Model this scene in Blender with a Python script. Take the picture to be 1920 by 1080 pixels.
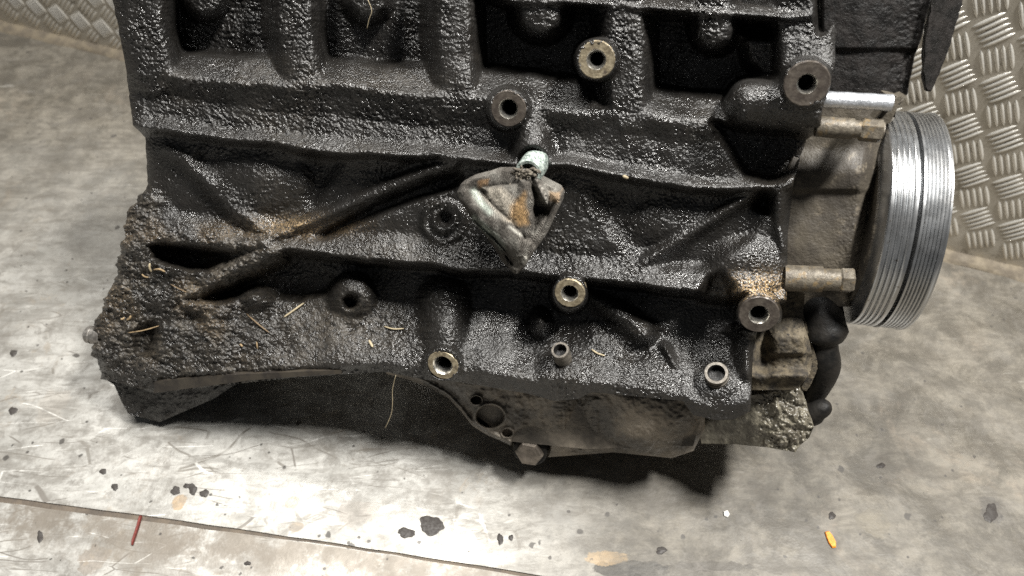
import bpy, bmesh, math, random
import numpy as np
from mathutils import Vector, Matrix

random.seed(7)
for o in list(bpy.data.objects):
    bpy.data.objects.remove(o)
SC = bpy.context.scene
COL = SC.collection

# ------------------------------------------------------------------ camera
FPX = 1387.0                      # focal length in pixels of the 1920 px wide photograph
PITCH = math.radians(50)
CAM_Z = 0.518
C = np.array([0.0, 0.0, CAM_Z])
RT = np.array([1.0, 0, 0])
FW = np.array([0, math.cos(PITCH), -math.sin(PITCH)])
UPV = np.cross(RT, FW)
cd = bpy.data.cameras.new('camera')
cam = bpy.data.objects.new('camera', cd)
COL.objects.link(cam)
cam.location = C
cam.rotation_euler = (math.pi / 2 - PITCH, 0, 0)
cd.sensor_width = 36
cd.lens = FPX / 1920 * 36
cd.clip_start = 0.01
cd.clip_end = 50
cd.dof.use_dof = True
cd.dof.focus_distance = 0.455
cd.dof.aperture_fstop = 7.5
SC.camera = cam

# ------------------------------------------------------------------ light
w = bpy.data.worlds.new('World')
SC.world = w
w.use_nodes = True
w.node_tree.nodes['Background'].inputs[0].default_value = (0.92, 0.96, 1.0, 1)
w.node_tree.nodes['Background'].inputs[1].default_value = 0.07


def area(name, loc, target, power, sx, sy, color):
    d = bpy.data.lights.new(name, 'AREA')
    d.shape = 'RECTANGLE'
    d.size, d.size_y = sx, sy
    d.energy = power
    d.color = color
    o = bpy.data.objects.new(name, d)
    COL.objects.link(o)
    o.location = loc
    o.rotation_euler = (Vector(target) - Vector(loc)).to_track_quat('-Z', 'Y').to_euler()
    return o


area('ceiling_lamp', (0.72, 0.16, 1.65), (0, 0.32, 0.1), 64, 0.32, 0.16, (1.0, 0.98, 0.935))
area('ceiling_lamp_middle', (-0.25, 0.42, 1.75), (0, 0.3, 0.1), 25, 0.45, 0.2, (1.0, 0.98, 0.935))
area('ceiling_lamp_far', (-0.50, 1.05, 1.70), (0, 0.3, 0.1), 18, 0.50, 0.22, (1.0, 0.98, 0.935))
SC.view_settings.view_transform = 'Standard'
SC.view_settings.look = 'None'
SC.view_settings.exposure = 0.0
SC.view_settings.gamma = 1
SC.cycles.max_bounces = 4
SC.cycles.use_denoising = False
SC.cycles.sample_clamp_indirect = 2.0
SC.cycles.caustics_reflective = False

# ------------------------------------------------------------------ engine frame (u along, v up, n out of its side)
def cw(c):
    return c[0] * RT + c[1] * UPV + c[2] * FW


_u = np.array([6860, -734, -1387.0]); _u /= np.linalg.norm(_u)
_v = np.array([80, 3110, -1387.0]); _v -= _u * (_v @ _u); _v /= np.linalg.norm(_v)
EU, EV = cw(_u), cw(_v)
EN = np.cross(EU, EV)
EO = C + FW * 0.46


def dirs(X, Y):
    X = np.asarray(X, float); Y = np.asarray(Y, float)
    return ((X - 960) / FPX)[..., None] * RT - ((Y - 540) / FPX)[..., None] * UPV + FW


def PV(X, Y, H):
    """point of the engine side at height H mm over its base plane, seen at X, Y of the photograph"""
    d = dirs(X, Y)
    t = (np.asarray(H, float) * 1e-3 + (EO - C) @ EN) / (d @ EN)
    return C + d * t[..., None]


def P(x, y, h):
    return Vector(PV(x, y, h))


def FL(x, y, z=0.0):
    d = dirs(x, y)
    return Vector(C + d * ((z - C[2]) / d[2]))


VU, VV, VN = Vector(EU), Vector(EV), Vector(EN)

# ------------------------------------------------------------------ helpers
def tag(o, label=None, cat=None, group=None, kind=None):
    if label: o['label'] = label
    if cat: o['category'] = cat
    if group: o['group'] = group
    if kind: o['kind'] = kind
    return o


def link(name, me, mat, parent=None, smooth=True):
    o = bpy.data.objects.new(name, me)
    COL.objects.link(o)
    if mat: me.materials.append(mat)
    if parent is not None:
        o.parent = parent
        o.matrix_parent_inverse = Matrix.Translation(-parent_loc(parent))
    if smooth:
        me.polygons.foreach_set('use_smooth', [True] * len(me.polygons))
    return o


def parent_loc(o):
    l = Vector((0, 0, 0))
    while o is not None:
        l += Vector(o.location)
        if o.parent is not None:
            l += o.matrix_parent_inverse.translation
        o = o.parent
    return l


def from_bm(name, bm, mat, parent=None, smooth=True, auto=None):
    me = bpy.data.meshes.new(name)
    bmesh.ops.recalc_face_normals(bm, faces=bm.faces[:])
    bm.to_mesh(me)
    bm.free()
    o = link(name, me, mat, parent, smooth)
    if auto is not None:
        me.set_sharp_from_angle(angle=math.radians(auto))
    return o


def lathe_bm(bm, origin, axis, prof, seg=48, ref=None, wob=0.0):
    """prof: (radius, distance along axis) in metres"""
    axis = Vector(axis).normalized()
    r = Vector(ref) if ref is not None else (VV if abs(axis.dot(VV)) < 0.9 else VU)
    a = (r - axis * r.dot(axis)).normalized()
    b = axis.cross(a)
    rings = []
    for rr, z in prof:
        if rr <= 1e-7:
            rings.append([bm.verts.new(Vector(origin) + axis * z)])
        else:
            rings.append([bm.verts.new(Vector(origin) + axis * z + (a * math.cos(2 * math.pi * k / seg) + b * math.sin(2 * math.pi * k / seg)) * rr * (1 + wob * math.sin(k * 1.7 + z * 900)))
                          for k in range(seg)])
    for r0, r1 in zip(rings[:-1], rings[1:]):
        for k in range(seg):
            k2 = (k + 1) % seg
            if len(r0) == 1 and len(r1) == 1: continue
            if len(r0) == 1: bm.faces.new((r0[0], r1[k], r1[k2]))
            elif len(r1) == 1: bm.faces.new((r0[k], r1[0], r0[k2]))
            else: bm.faces.new((r0[k], r1[k], r1[k2], r0[k2]))
    return bm


def lathe(name, origin, axis, prof, mat, parent, seg=48, auto=30, wob=0.0):
    bm = bmesh.new()
    lathe_bm(bm, origin, axis, prof, seg, wob=wob)
    return from_bm(name, bm, mat, parent, True, auto)


def tube_bm(bm, pts, radii, seg=10, cap=True):
    pts = [Vector(p) for p in pts]
    if not hasattr(radii, '__len__'): radii = [radii] * len(pts)
    rings = []
    up = None
    for i, p in enumerate(pts):
        t = (pts[min(i + 1, len(pts) - 1)] - pts[max(i - 1, 0)]).normalized()
        if up is None:
            up = t.orthogonal().normalized()
        up = (up - t * up.dot(t)).normalized()
        s = t.cross(up)
        rings.append([bm.verts.new(p + (up * math.cos(2 * math.pi * k / seg) + s * math.sin(2 * math.pi * k / seg)) * radii[i]) for k in range(seg)])
    for r0, r1 in zip(rings[:-1], rings[1:]):
        for k in range(seg):
            bm.faces.new((r0[k], r0[(k + 1) % seg], r1[(k + 1) % seg], r1[k]))
    if cap:
        bm.faces.new(rings[0][::-1]); bm.faces.new(rings[-1])
    return bm


def spline(pts, n):
    """Catmull-Rom through pts"""
    pts = [Vector(p) for p in pts]
    out = []
    m = len(pts) - 1
    for k in range(n + 1):
        s = k / n * m
        i = min(int(s), m - 1)
        f = s - i
        p0, p1, p2, p3 = pts[max(i - 1, 0)], pts[i], pts[i + 1], pts[min(i + 2, m)]
        out.append(0.5 * ((2 * p1) + (p2 - p0) * f + (2 * p0 - 5 * p1 + 4 * p2 - p3) * f * f + (3 * p1 - p0 - 3 * p2 + p3) * f ** 3))
    return out


# ---- numpy fields
def curve(pts):
    a = np.array(sorted(pts), float)
    return lambda x: np.interp(x, a[:, 0], a[:, 1])


def sstep(a, b, x):
    t = np.clip((x - a) / (b - a), 0, 1)
    return t * t * (3 - 2 * t)


def vnoise(X, Y, s, seed):
    rng = np.random.RandomState(seed)
    T = rng.rand(256, 256)
    x = X / s + 1000.3; y = Y / s + 1000.7
    xi = np.floor(x).astype(int); yi = np.floor(y).astype(int)
    fx = x - xi; fy = y - yi
    fx = fx ** 3 * (fx * (6 * fx - 15) + 10); fy = fy ** 3 * (fy * (6 * fy - 15) + 10)
    x0 = xi & 255; x1 = (xi + 1) & 255; y0 = yi & 255; y1 = (yi + 1) & 255
    return (T[y0, x0] * (1 - fx) + T[y0, x1] * fx) * (1 - fy) + (T[y1, x0] * (1 - fx) + T[y1, x1] * fx) * fy - 0.5


def fbm(X, Y, s, seed, n=3, g=0.5):
    r = 0; a = 1.0
    for k in range(n):
        r = r + a * vnoise(X, Y, s, seed + k * 17)
        s *= 0.5; a *= g
    return r


def sdpoly(X, Y, pts):
    d = np.full(X.shape, 1e18); ins = np.zeros(X.shape, bool)
    n = len(pts)
    for i in range(n):
        (ax, ay), (bx, by) = pts[i], pts[(i + 1) % n]
        ex, ey = bx - ax, by - ay
        t = np.clip(((X - ax) * ex + (Y - ay) * ey) / (ex * ex + ey * ey + 1e-9), 0, 1)
        d = np.minimum(d, (X - ax - t * ex) ** 2 + (Y - ay - t * ey) ** 2)
        if abs(ey) > 1e-9:
            c = ((ay > Y) != (by > Y)) & (X < ex * (Y - ay) / ey + ax)
            ins ^= c
    d = np.sqrt(d)
    return np.where(ins, -d, d)


def sdline(X, Y, pts):
    """pts: (x, y, value) -> distance, interpolated value"""
    best = np.full(X.shape, 1e18); val = np.zeros(X.shape)
    for (ax, ay, av), (bx, by, bv) in zip(pts[:-1], pts[1:]):
        ex, ey = bx - ax, by - ay
        t = np.clip(((X - ax) * ex + (Y - ay) * ey) / (ex * ex + ey * ey + 1e-9), 0, 1)
        d = (X - ax - t * ex) ** 2 + (Y - ay - t * ey) ** 2
        m = d < best
        best = np.where(m, d, best)
        val = np.where(m, av + t * (bv - av), val)
    return np.sqrt(best), val


def blur(H, r):
    for ax in (0, 1):
        p = np.pad(H, [(r + 1, r) if i == ax else (0, 0) for i in (0, 1)], mode='edge')
        c = np.cumsum(p, axis=ax)
        n = H.shape[ax]
        a = [slice(None)] * 2; b = [slice(None)] * 2
        a[ax] = slice(2 * r + 1, 2 * r + 1 + n); b[ax] = slice(0, n)
        H = (c[tuple(a)] - c[tuple(b)]) / (2 * r + 1)
    return H


def rib(H, X, Y, pts, wid, soft=0.6):
    d, v = sdline(X, Y, pts)
    prof = v - (d / wid) ** 2 * 5.5
    k = 3.0
    m = np.maximum(H, prof)
    return np.where(d < wid * 2.2, m + k * 0.25 * np.maximum(k - np.abs(H - prof), 0) ** 2 / k ** 2, H)


def pocket(H, X, Y, poly, depth, soft=5):
    s = sdpoly(X, Y, poly)
    m = sstep(soft, -soft, s)
    return H * (1 - m) + depth * m


def bump(H, X, Y, cx, cy, rx, ry, h, p=2.0):
    d = ((X - cx) / rx) ** 2 + ((Y - cy) / ry) ** 2
    return H + h * np.clip(1 - d, 0, 1) ** (p * 0.5)


def grid_obj(name, mat, parent, X, Y, H, depth, attrs=None, smooth=True):
    """closed relief: a grid of points on the engine side with its border carried back into the body by depth mm"""
    ny, nx = X.shape
    W = PV(X, Y, H).reshape(-1, 3)
    back = W.reshape(ny, nx, 3) - EN * depth * 1e-3
    border = [(0, i) for i in range(nx)] + [(j, nx - 1) for j in range(1, ny)] + [(ny - 1, i) for i in range(nx - 2, -1, -1)] + [(j, 0) for j in range(ny - 2, 0, -1)]
    bj = np.array([b[0] for b in border]); bi = np.array([b[1] for b in border])
    BV = back[bj, bi]
    nb = len(border)
    verts = np.vstack([W, BV])
    jj, ii = np.meshgrid(np.arange(ny - 1), np.arange(nx - 1), indexing='ij')
    a = (jj * nx + ii).ravel()
    f1 = np.stack([a, a + nx, a + nx + 1, a + 1], 1)
    bidx = bj * nx + bi
    k = np.arange(nb); k2 = (k + 1) % nb
    f2 = np.stack([bidx[k], bidx[k2], nx * ny + k2, nx * ny + k], 1)
    F = np.vstack([f1, f2])
    me = bpy.data.meshes.new(name)
    me.vertices.add(len(verts)); me.vertices.foreach_set('co', verts.ravel())
    me.loops.add(F.size); me.loops.foreach_set('vertex_index', F.ravel().astype(np.int32))
    me.polygons.add(len(F)); me.polygons.foreach_set('loop_start', np.arange(0, F.size, 4, dtype=np.int32))
    me.update(calc_edges=True)
    for nme, arr in (attrs or {}).items():
        if arr.ndim == 2:
            at = me.attributes.new(nme, 'FLOAT', 'POINT')
            at.data.foreach_set('value', np.concatenate([arr.ravel(), arr[bj, bi]]).astype(np.float32))
        else:
            at = me.attributes.new(nme, 'FLOAT_COLOR', 'POINT')
            c = np.vstack([arr.reshape(-1, 3), arr[bj, bi]])
            at.data.foreach_set('color', np.hstack([c, np.ones((len(c), 1))]).astype(np.float32).ravel())
    o = link(name, me, mat, parent, smooth)
    return o


def span_grid(left, right, top, bottom, nx, ny):
    """grid between left(y), right(y), top(x), bottom(x)"""
    s, t = np.meshgrid(np.linspace(0, 1, nx), np.linspace(0, 1, ny))
    Y = top(np.full(s.shape, 900.0)) + t * 500
    X = left(Y) + s * (right(Y) - left(Y))
    for _ in range(12):
        Y = top(X) + t * (bottom(X) - top(X))
        X = 0.5 * X + 0.5 * (left(Y) + s * (right(Y) - left(Y)))
    return X, Y


# ------------------------------------------------------------------ materials
class NT:
    def __init__(s, name):
        s.m = bpy.data.materials.new(name); s.m.use_nodes = True
        s.t = s.m.node_tree; s.b = s.t.nodes['Principled BSDF']
        s.co = s.t.nodes.new('ShaderNodeTexCoord').outputs['Object']

    def n(s, typ, **kw):
        q = s.t.nodes.new(typ)
        for k, v in kw.items(): setattr(q, k, v)
        return q

    def L(s, a, b):
        s.t.links.new(a, b)

    def setv(s, inp, v):
        if isinstance(v, (int, float)): inp.default_value = v
        elif isinstance(v, (tuple, list)): inp.default_value = (*v, 1) if len(v) == 3 and len(inp.default_value) == 4 else v
        else: s.L(v, inp)

    def noise(s, scale, detail=3, rough=0.55, vec=None, dist=0.0):
        q = s.n('ShaderNodeTexNoise')
        q.inputs['Scale'].default_value = scale; q.inputs['Detail'].default_value = detail
        q.inputs['Roughness'].default_value = rough; q.inputs['Distortion'].default_value = dist
        s.L(vec if vec is not None else s.co, q.inputs['Vector'])
        return q.outputs[0]

    def voro(s, scale, feat='F1', vec=None, out='Distance', rnd=1.0):
        q = s.n('ShaderNodeTexVoronoi'); q.feature = feat
        q.inputs['Scale'].default_value = scale; q.inputs['Randomness'].default_value = rnd
        s.L(vec if vec is not None else s.co, q.inputs['Vector'])
        return q.outputs[out]

    def ramp(s, f, a, b, va=0.0, vb=1.0):
        q = s.n('ShaderNodeMapRange'); q.interpolation_type = 'SMOOTHSTEP'
        s.setv(q.inputs[0], f)
        for i, v in zip((1, 2, 3, 4), (a, b, va, vb)): q.inputs[i].default_value = v
        return q.outputs[0]

    def mul(s, a, b, op='MULTIPLY'):
        q = s.n('ShaderNodeMath', operation=op); q.use_clamp = False
        s.setv(q.inputs[0], a); s.setv(q.inputs[1], b)
        return q.outputs[0]

    def mix(s, f, a, b, blend='MIX'):
        q = s.n('ShaderNodeMix', data_type='RGBA', blend_type=blend)
        s.setv(q.inputs['Factor'], f); s.setv(q.inputs['A'] if False else q.inputs[6], a); s.setv(q.inputs[7], b)
        return q.outputs[2]

    def attr(s, name):
        q = s.n('ShaderNodeAttribute'); q.attribute_name = name
        return q

    def map(s, scale=(1, 1, 1), rot=(0, 0, 0)):
        q = s.n('ShaderNodeMapping'); s.L(s.co, q.inputs[0])
        q.inputs['Scale'].default_value = scale; q.inputs['Rotation'].default_value = rot
        return q.outputs[0]

    def bump(s, h, dist, strength=1.0, prev=None):
        q = s.n('ShaderNodeBump'); q.inputs['Strength'].default_value = strength
        q.inputs['Distance'].default_value = dist
        s.setv(q.inputs['Height'], h)
        if prev is not None: s.L(prev, q.inputs['Normal'])
        return q.outputs[0]

    def fin(s, color=None, rough=None, metal=None, normal=None, spec=None, coat=None):
        if color is not None: s.setv(s.b.inputs['Base Color'], color)
        if rough is not None: s.setv(s.b.inputs['Roughness'], rough)
        if metal is not None: s.setv(s.b.inputs['Metallic'], metal)
        if normal is not None: s.L(normal, s.b.inputs['Normal'])
        if spec is not None: s.setv(s.b.inputs['Specular IOR Level'], spec)
        if coat is not None: s.setv(s.b.inputs['Coat Weight'], coat); s.b.inputs['Coat Roughness'].default_value = 0.15
        return s.m


def m_casting():
    s = NT('oily_black_casting')
    dust = s.attr('dust').outputs['Fac']
    n1 = s.noise(260, 4, 0.65)
    n2 = s.noise(1500, 2, 0.6)
    d = s.mul(dust, s.ramp(n1, 0.33, 0.62))
    d = s.mul(d, s.ramp(n2, 0.30, 0.55, 0.45, 1.0))
    black = s.mix(s.noise(60, 3), (0.009, 0.0088, 0.0085), (0.022, 0.0195, 0.017))
    brown = s.mix(s.noise(700, 2), (0.034, 0.029, 0.023), (0.09, 0.074, 0.053))
    col = s.mix(d, black, brown)
    tan = s.attr('tan').outputs['Fac']
    tn = s.mul(tan, s.ramp(s.noise(900, 3, 0.7), 0.46, 0.58))
    col = s.mix(tn, col, (0.42, 0.29, 0.15))
    r = s.ramp(s.noise(70, 4, 0.6), 0.34, 0.66, 0.15, 0.42)
    rough = s.n('ShaderNodeMix', data_type='FLOAT')
    s.L(d, rough.inputs[0]); s.L(r, rough.inputs[2]); rough.inputs[3].default_value = 0.62
    b = s.bump(s.noise(700, 2, 0.6), 0.0014, 0.8)
    return s.fin(col, rough.outputs[0], 0.0, b, 0.75)


def m_metal(name, c1, c2, rough=(0.28, 0.5), metal=0.85, nscale=300, bmp=0.0002, dirt=None):
    s = NT(name)
    f = s.ramp(s.noise(nscale, 4, 0.65), 0.35, 0.65)
    col = s.mix(f, c1, c2)
    mt = metal
    if dirt:
        dn = s.ramp(s.noise(170, 4, 0.7), dirt[1], dirt[1] + 0.12)
        col = s.mix(dn, col, dirt[0])
        mt = s.ramp(dn, 0, 1, metal, 0.1)
    rg = s.ramp(s.noise(500, 3), 0.3, 0.7, rough[0], rough[1])
    b = s.bump(s.noise(900, 3, 0.6), bmp, 0.8)
    return s.fin(col, rg, mt, b)


def m_matte(name, c1, c2, rough=0.7, nscale=250, bscale=700, bmp=0.0006, c3=None, spec=0.4):
    s = NT(name)
    col = s.mix(s.ramp(s.noise(nscale, 4, 0.65), 0.35, 0.65), c1, c2)
    if c3: col = s.mix(s.ramp(s.noise(nscale * 3.1, 3, 0.7), 0.55, 0.68), col, c3)
    b = s.bump(s.noise(bscale, 3, 0.65), bmp, 0.9)
    return s.fin(col, s.ramp(s.noise(nscale * 2, 2), 0.3, 0.7, rough - 0.12, rough + 0.1), 0.0, b, spec)


M = {}
M['cast'] = m_casting()
M['disc_tan'] = m_metal('machined_face_tan', (0.42, 0.36, 0.25), (0.22, 0.18, 0.12), (0.35, 0.55), 0.6, 350, 0.0003, ((0.07, 0.055, 0.04), 0.56))
M['disc_dark'] = m_metal('machined_face_oily', (0.10, 0.085, 0.07), (0.055, 0.045, 0.038), (0.3, 0.5), 0.35, 260, 0.0002)
M['bright'] = m_metal('bright_chamfer', (0.72, 0.70, 0.64), (0.5, 0.47, 0.42), (0.2, 0.35), 0.95, 600, 0.0001)
M['bore'] = m_matte('bore_black', (0.006, 0.006, 0.006), (0.015, 0.013, 0.012), 0.5)
M['steel'] = m_metal('dull_steel', (0.40, 0.38, 0.35), (0.24, 0.22, 0.2), (0.3, 0.5), 0.8)
M['dark_steel'] = m_metal('oily_steel', (0.13, 0.115, 0.095), (0.07, 0.062, 0.052), (0.38, 0.55), 0.35)
M['strip'] = m_metal('pale_strip_metal', (0.72, 0.74, 0.78), (0.55, 0.57, 0.6), (0.3, 0.45), 0.75, 420, 0.0004, ((0.09, 0.09, 0.09), 0.6))
M['stud'] = m_metal('dusty_stud_metal', (0.15, 0.13, 0.10), (0.08, 0.068, 0.052), (0.4, 0.6), 0.25, 300, 0.0004, ((0.16, 0.115, 0.06), 0.53))
M['cover'] = m_matte('dusty_seal_housing', (0.085, 0.073, 0.056), (0.045, 0.038, 0.03), 0.55, 40, 700, 0.0005, (0.13, 0.11, 0.083))
M['plastic'] = m_matte('black_plastic', (0.006, 0.0056, 0.0053), (0.014, 0.012, 0.011), 0.52, 130, 900, 0.0006, None, 0.22)
M['rubber'] = m_matte('black_rubber', (0.006, 0.006, 0.006), (0.016, 0.014, 0.012), 0.55, 90, 500, 0.0004, None, 0.2)
M['pan'] = m_matte('grimy_pan', (0.06, 0.052, 0.043), (0.32, 0.275, 0.22), 0.4, 22, 420, 0.0005)
M['pan_clean'] = m_metal('pan_drain_plug', (0.2, 0.17, 0.14), (0.1, 0.085, 0.07), (0.4, 0.6), 0.5, 120, 0.0003)
M['dusty'] = m_matte('tan_dust', (0.125, 0.102, 0.068), (0.035, 0.03, 0.024), 0.8, 120, 500, 0.0008, (0.015, 0.013, 0.012))
M['sludge'] = m_matte('grey_grease', (0.16, 0.145, 0.11), (0.075, 0.066, 0.05), 0.35, 120, 300, 0.0007, (0.2, 0.18, 0.14), 0.6)

# ------------------------------------------------------------------ the engine casting
engine = bpy.data.objects.new('engine_block', None)
COL.objects.link(engine)
engine.location = FL(960, 700)
engine.empty_display_size = 0.05
tag(engine, 'oily black car engine block standing on scratched metal floor', 'engine')

cL = curve([(-80, 195), (0, 212), (130, 236), (235, 250), (258, 272), (345, 278), (362, 268), (400, 242), (440, 233), (500, 226), (545, 205), (590, 181), (650, 175), (690, 184), (715, 196)])
cR = curve([(-80, 1562), (30, 1566), (120, 1566), (165, 1556), (205, 1542), (245, 1538), (262, 1512), (300, 1500), (340, 1488), (440, 1477), (560, 1475), (575, 1470), (605, 1464), (622, 1420), (660, 1412), (800, 1406)])
cB = curve([(150, 705), (196, 712), (215, 716), (290, 737), (420, 722), (560, 707), (720, 697), (800, 712), (860, 716), (990, 738), (1040, 752), (1085, 748), (1110, 735), (1280, 752), (1300, 778), (1340, 788), (1375, 787), (1400, 775), (1420, 765)])
cL0 = cL
cL = lambda y: cL0(y) + sstep(340, 380, y) * (14 * fbm(0 * y, y, 26, 301, 4, 0.65)) + 2.5 * fbm(0 * y, y, 12, 303, 2)
cT = lambda x: np.full(np.shape(x), -70.0)
NX, NY = 1040, 640
X, Y = span_grid(cL, cR, cT, cB, NX, NY)

LN = [
    ([(150, -80), (1600, -80)], [(150, -42), (1600, -42)]),
    ([(200, 80), (300, 88), (520, 100), (700, 110), (890, 122), (1085, 142), (1200, 150), (1370, 174), (1480, 162), (1600, 162)], [(150, -42), (1600, -42)]),
    ([(200, 88), (300, 96), (520, 108), (700, 118), (890, 130), (1085, 150), (1200, 158), (1370, 182), (1480, 170), (1600, 170)], [(150, -27), (1600, -27)]),
    ([(200, 132), (300, 142), (520, 158), (700, 164), (815, 178), (900, 186), (1085, 206), (1215, 208), (1370, 226), (1600, 232)], [(150, -1), (900, -1), (1100, -5), (1600, -5)]),
    ([(200, 144), (300, 155), (520, 171), (700, 178), (815, 191), (900, 198), (1085, 218), (1215, 222), (1370, 240), (1600, 246)], [(150, -3.5), (900, -3.5), (1100, -3), (1600, -2)]),
    ([(200, 165), (300, 178), (560, 212), (815, 234), (1085, 252), (1300, 268), (1600, 290)], [(150, -8), (900, -8), (1100, -6), (1600, -4)]),
    ([(200, 205), (300, 220), (420, 236), (560, 250), (700, 262), (830, 270), (950, 280), (1040, 290), (1120, 300), (1200, 312), (1300, 330), (1400, 338), (1600, 338)], [(150, -5), (900, -5), (1300, -4), (1600, -1)]),
    ([(200, 240), (300, 247), (420, 263), (560, 281), (700, 293), (830, 300), (950, 305), (1040, 312), (1120, 326), (1200, 341), (1300, 353), (1400, 356), (1600, 347)], [(150, 5), (300, 7), (900, 10), (1100, 10), (1350, 7), (1480, 2), (1600, 0)]),
    ([(200, 244), (300, 252), (420, 268), (560, 286), (700, 298), (830, 305), (950, 310), (1040, 317), (1120, 331), (1200, 346), (1300, 358), (1400, 361), (1600, 352)], [(150, -5), (300, -7), (600, -8), (900, -3), (1000, -2), (1120, -5), (1250, -8), (1600, -8)]),
    ([(200, 375), (330, 405), (480, 436), (560, 440), (700, 432), (860, 450), (1000, 470), (1200, 490), (1330, 503), (1480, 512), (1600, 512)], [(150, -2), (350, -5), (600, -5), (900, -3), (1200, -5), (1600, -5)]),
    ([(200, 440), (330, 447), (480, 464), (560, 474), (700, 490), (860, 508), (1000, 519), (1050, 525), (1200, 540), (1330, 553), (1440, 567), (1600, 575)], [(150, 4), (450, 6), (600, 9), (1600, 10)]),
    ([(200, 452), (330, 458), (480, 470), (560, 479), (700, 495), (860, 513), (1000, 524), (1050, 530), (1200, 545), (1330, 558), (1440, 572), (1600, 580)], [(150, 5), (440, 4), (520, -22), (700, -24), (1350, -26), (1600, -24)]),
    ([(200, 520), (400, 530), (480, 545), (560, 560), (640, 545), (700, 565), (830, 556), (900, 575), (960, 598), (1050, 622), (1110, 606), (1200, 622), (1300, 640), (1350, 655), (1420, 640)], [(150, 6), (400, 5), (520, -14), (700, -18), (900, -18), (1100, -20), (1300, -16), (1420, -14)]),
    ([(150, 655), (290, 700), (420, 700), (560, 692), (720, 681), (800, 692), (900, 694), (1000, 712), (1090, 719), (1200, 729), (1285, 746), (1320, 758), (1370, 762), (1420, 748)], [(150, 12), (300, 16), (1420, 16)]),
    ([(150, 706), (215, 717), (290, 738), (420, 723), (560, 708), (720, 698), (860, 717), (990, 739), (1040, 753), (1110, 736), (1280, 753), (1340, 789), (1420, 766)], [(150, 10), (1420, 15)]),
]
ys = np.stack([curve(a)(X) for a, _ in LN]); hs = np.stack([curve(b)(X) for _, b in LN])
wob = 10.0 * fbm(X, Y * 0.8, 110, 5, 4, 0.55)
Yw = Y + wob
H = hs[0].copy()
for k in range(len(LN) - 1):
    t = np.clip((Yw - ys[k]) / np.maximum(ys[k + 1] - ys[k], 1.0), 0, 1)
    m = Yw >= ys[k]
    H = np.where(m, hs[k] + t * (hs[k + 1] - hs[k]), H)

# --- water jacket: columns, lobes and top rail between the deep windows
def column(H, pts, wid, flat=0.55):
    d, v = sdline(X, Y, pts)
    e = v - np.clip((d - wid * flat) / (wid * (1 - flat)), 0, None) ** 2 * 9 - 2.0 * (d / wid) ** 2
    return np.where(d < wid * 1.25, np.maximum(H, e), H)


H = column(H, [(258, -90, -3), (266, 60, -3), (285, 140, -2)], 52)
H = column(H, [(220, -90, -4), (230, 100, -4)], 40)
H = column(H, [(548, -90, -6), (553, 60, -6), (566, 155, -4)], 43)
H = column(H, [(847, -90, -6), (850, 80, -6), (856, 185, -3)], 44)
H = column(H, [(1168, -90, -5), (1172, 80, -5), (1175, 215, -3)], 46)
for cx, cy, r, hh in ((385, -8, 42, -16), (690, -2, 42, -16), (1015, 22, 48, -8), (1340, 52, 40, -6)):
    H = column(H, [(cx, -90, hh), (cx, cy, hh)], r, 0.7)
rail = [(870, -30, -6), (960, 4, -3), (1060, 6, -2), (1200, 16, -1), (1330, 26, -1), (1480, 36, -1), (1530, 30, -3)]
d, v = sdline(X, Y, rail)
yr = curve([(p[0], p[1]) for p in rail])(X)
up = np.where(Y < yr, v - np.abs(Y - yr) * 0.55, v - np.abs(Y - yr) * 2.4)
H = np.where((X > 880) & (np.abs(Y - yr) < 28), np.maximum(H, up), H)
H = pocket(H, X, Y, [(1385, 62), (1465, 66), (1490, 150), (1430, 150), (1400, 120)], -22, 14)
# right tower
H = column(H, [(1500, -90, -8), (1508, 60, -8), (1512, 150, -2)], 58, 0.75)
H = pocket(H, X, Y, [(1527, -90), (1570, -90), (1572, 20), (1545, 62), (1535, 60)], -38, 4)
tt = sstep(45, 125, Y) * sstep(1490, 1525, X)
H = np.where((Y < 140) & (Y > 30) & (X > 1490), H * (1 - tt) + tt * (-8 + (Y - 45) * 0.12), H)
# nose under the tower
d, v = sdline(X, Y, [(1408, 194, 0), (1480, 198, 0), (1560, 206, 0)])
nose = -3 + 19 * np.sqrt(np.clip(1 - (d / 47) ** 2, 0, 1))
H = np.where(d < 47, np.maximum(H, nose), H)
H = pocket(H, X, Y, [(1332, 226), (1380, 238), (1440, 246), (1545, 252), (1500, 300), (1478, 334), (1440, 338), (1398, 326), (1362, 270)], -20, 5)

# --- left panels and their ribs
H = pocket(H, X, Y, [(298, 288), (330, 300), (440, 405), (420, 420), (330, 398), (290, 360)], -9, 10)
H = pocket(H, X, Y, [(370, 292), (560, 296), (800, 318), (690, 366), (560, 425), (508, 418), (440, 362)], -9.5, 14)
H = bump(H, X, Y, 470, 345, 105, 60, 6)
H = pocket(H, X, Y, [(560, 296), (640, 300), (612, 350), (592, 392), (572, 380), (585, 330)], -15, 14)
H = rib(H, X, Y, [(312, 280, -4), (345, 300, -2), (400, 355, 0), (450, 400, 0), (500, 440, 0)], 15)
H = pocket(H, X, Y, [(798, 322), (856, 316), (868, 332), (852, 350), (760, 382), (610, 446), (590, 444), (700, 384)], -15, 5)
H = rib(H, X, Y, [(850, 306, 6), (800, 322, 3), (700, 364, 0), (600, 408, 0), (530, 438, 2), (470, 462, 5)], 12)
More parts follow.
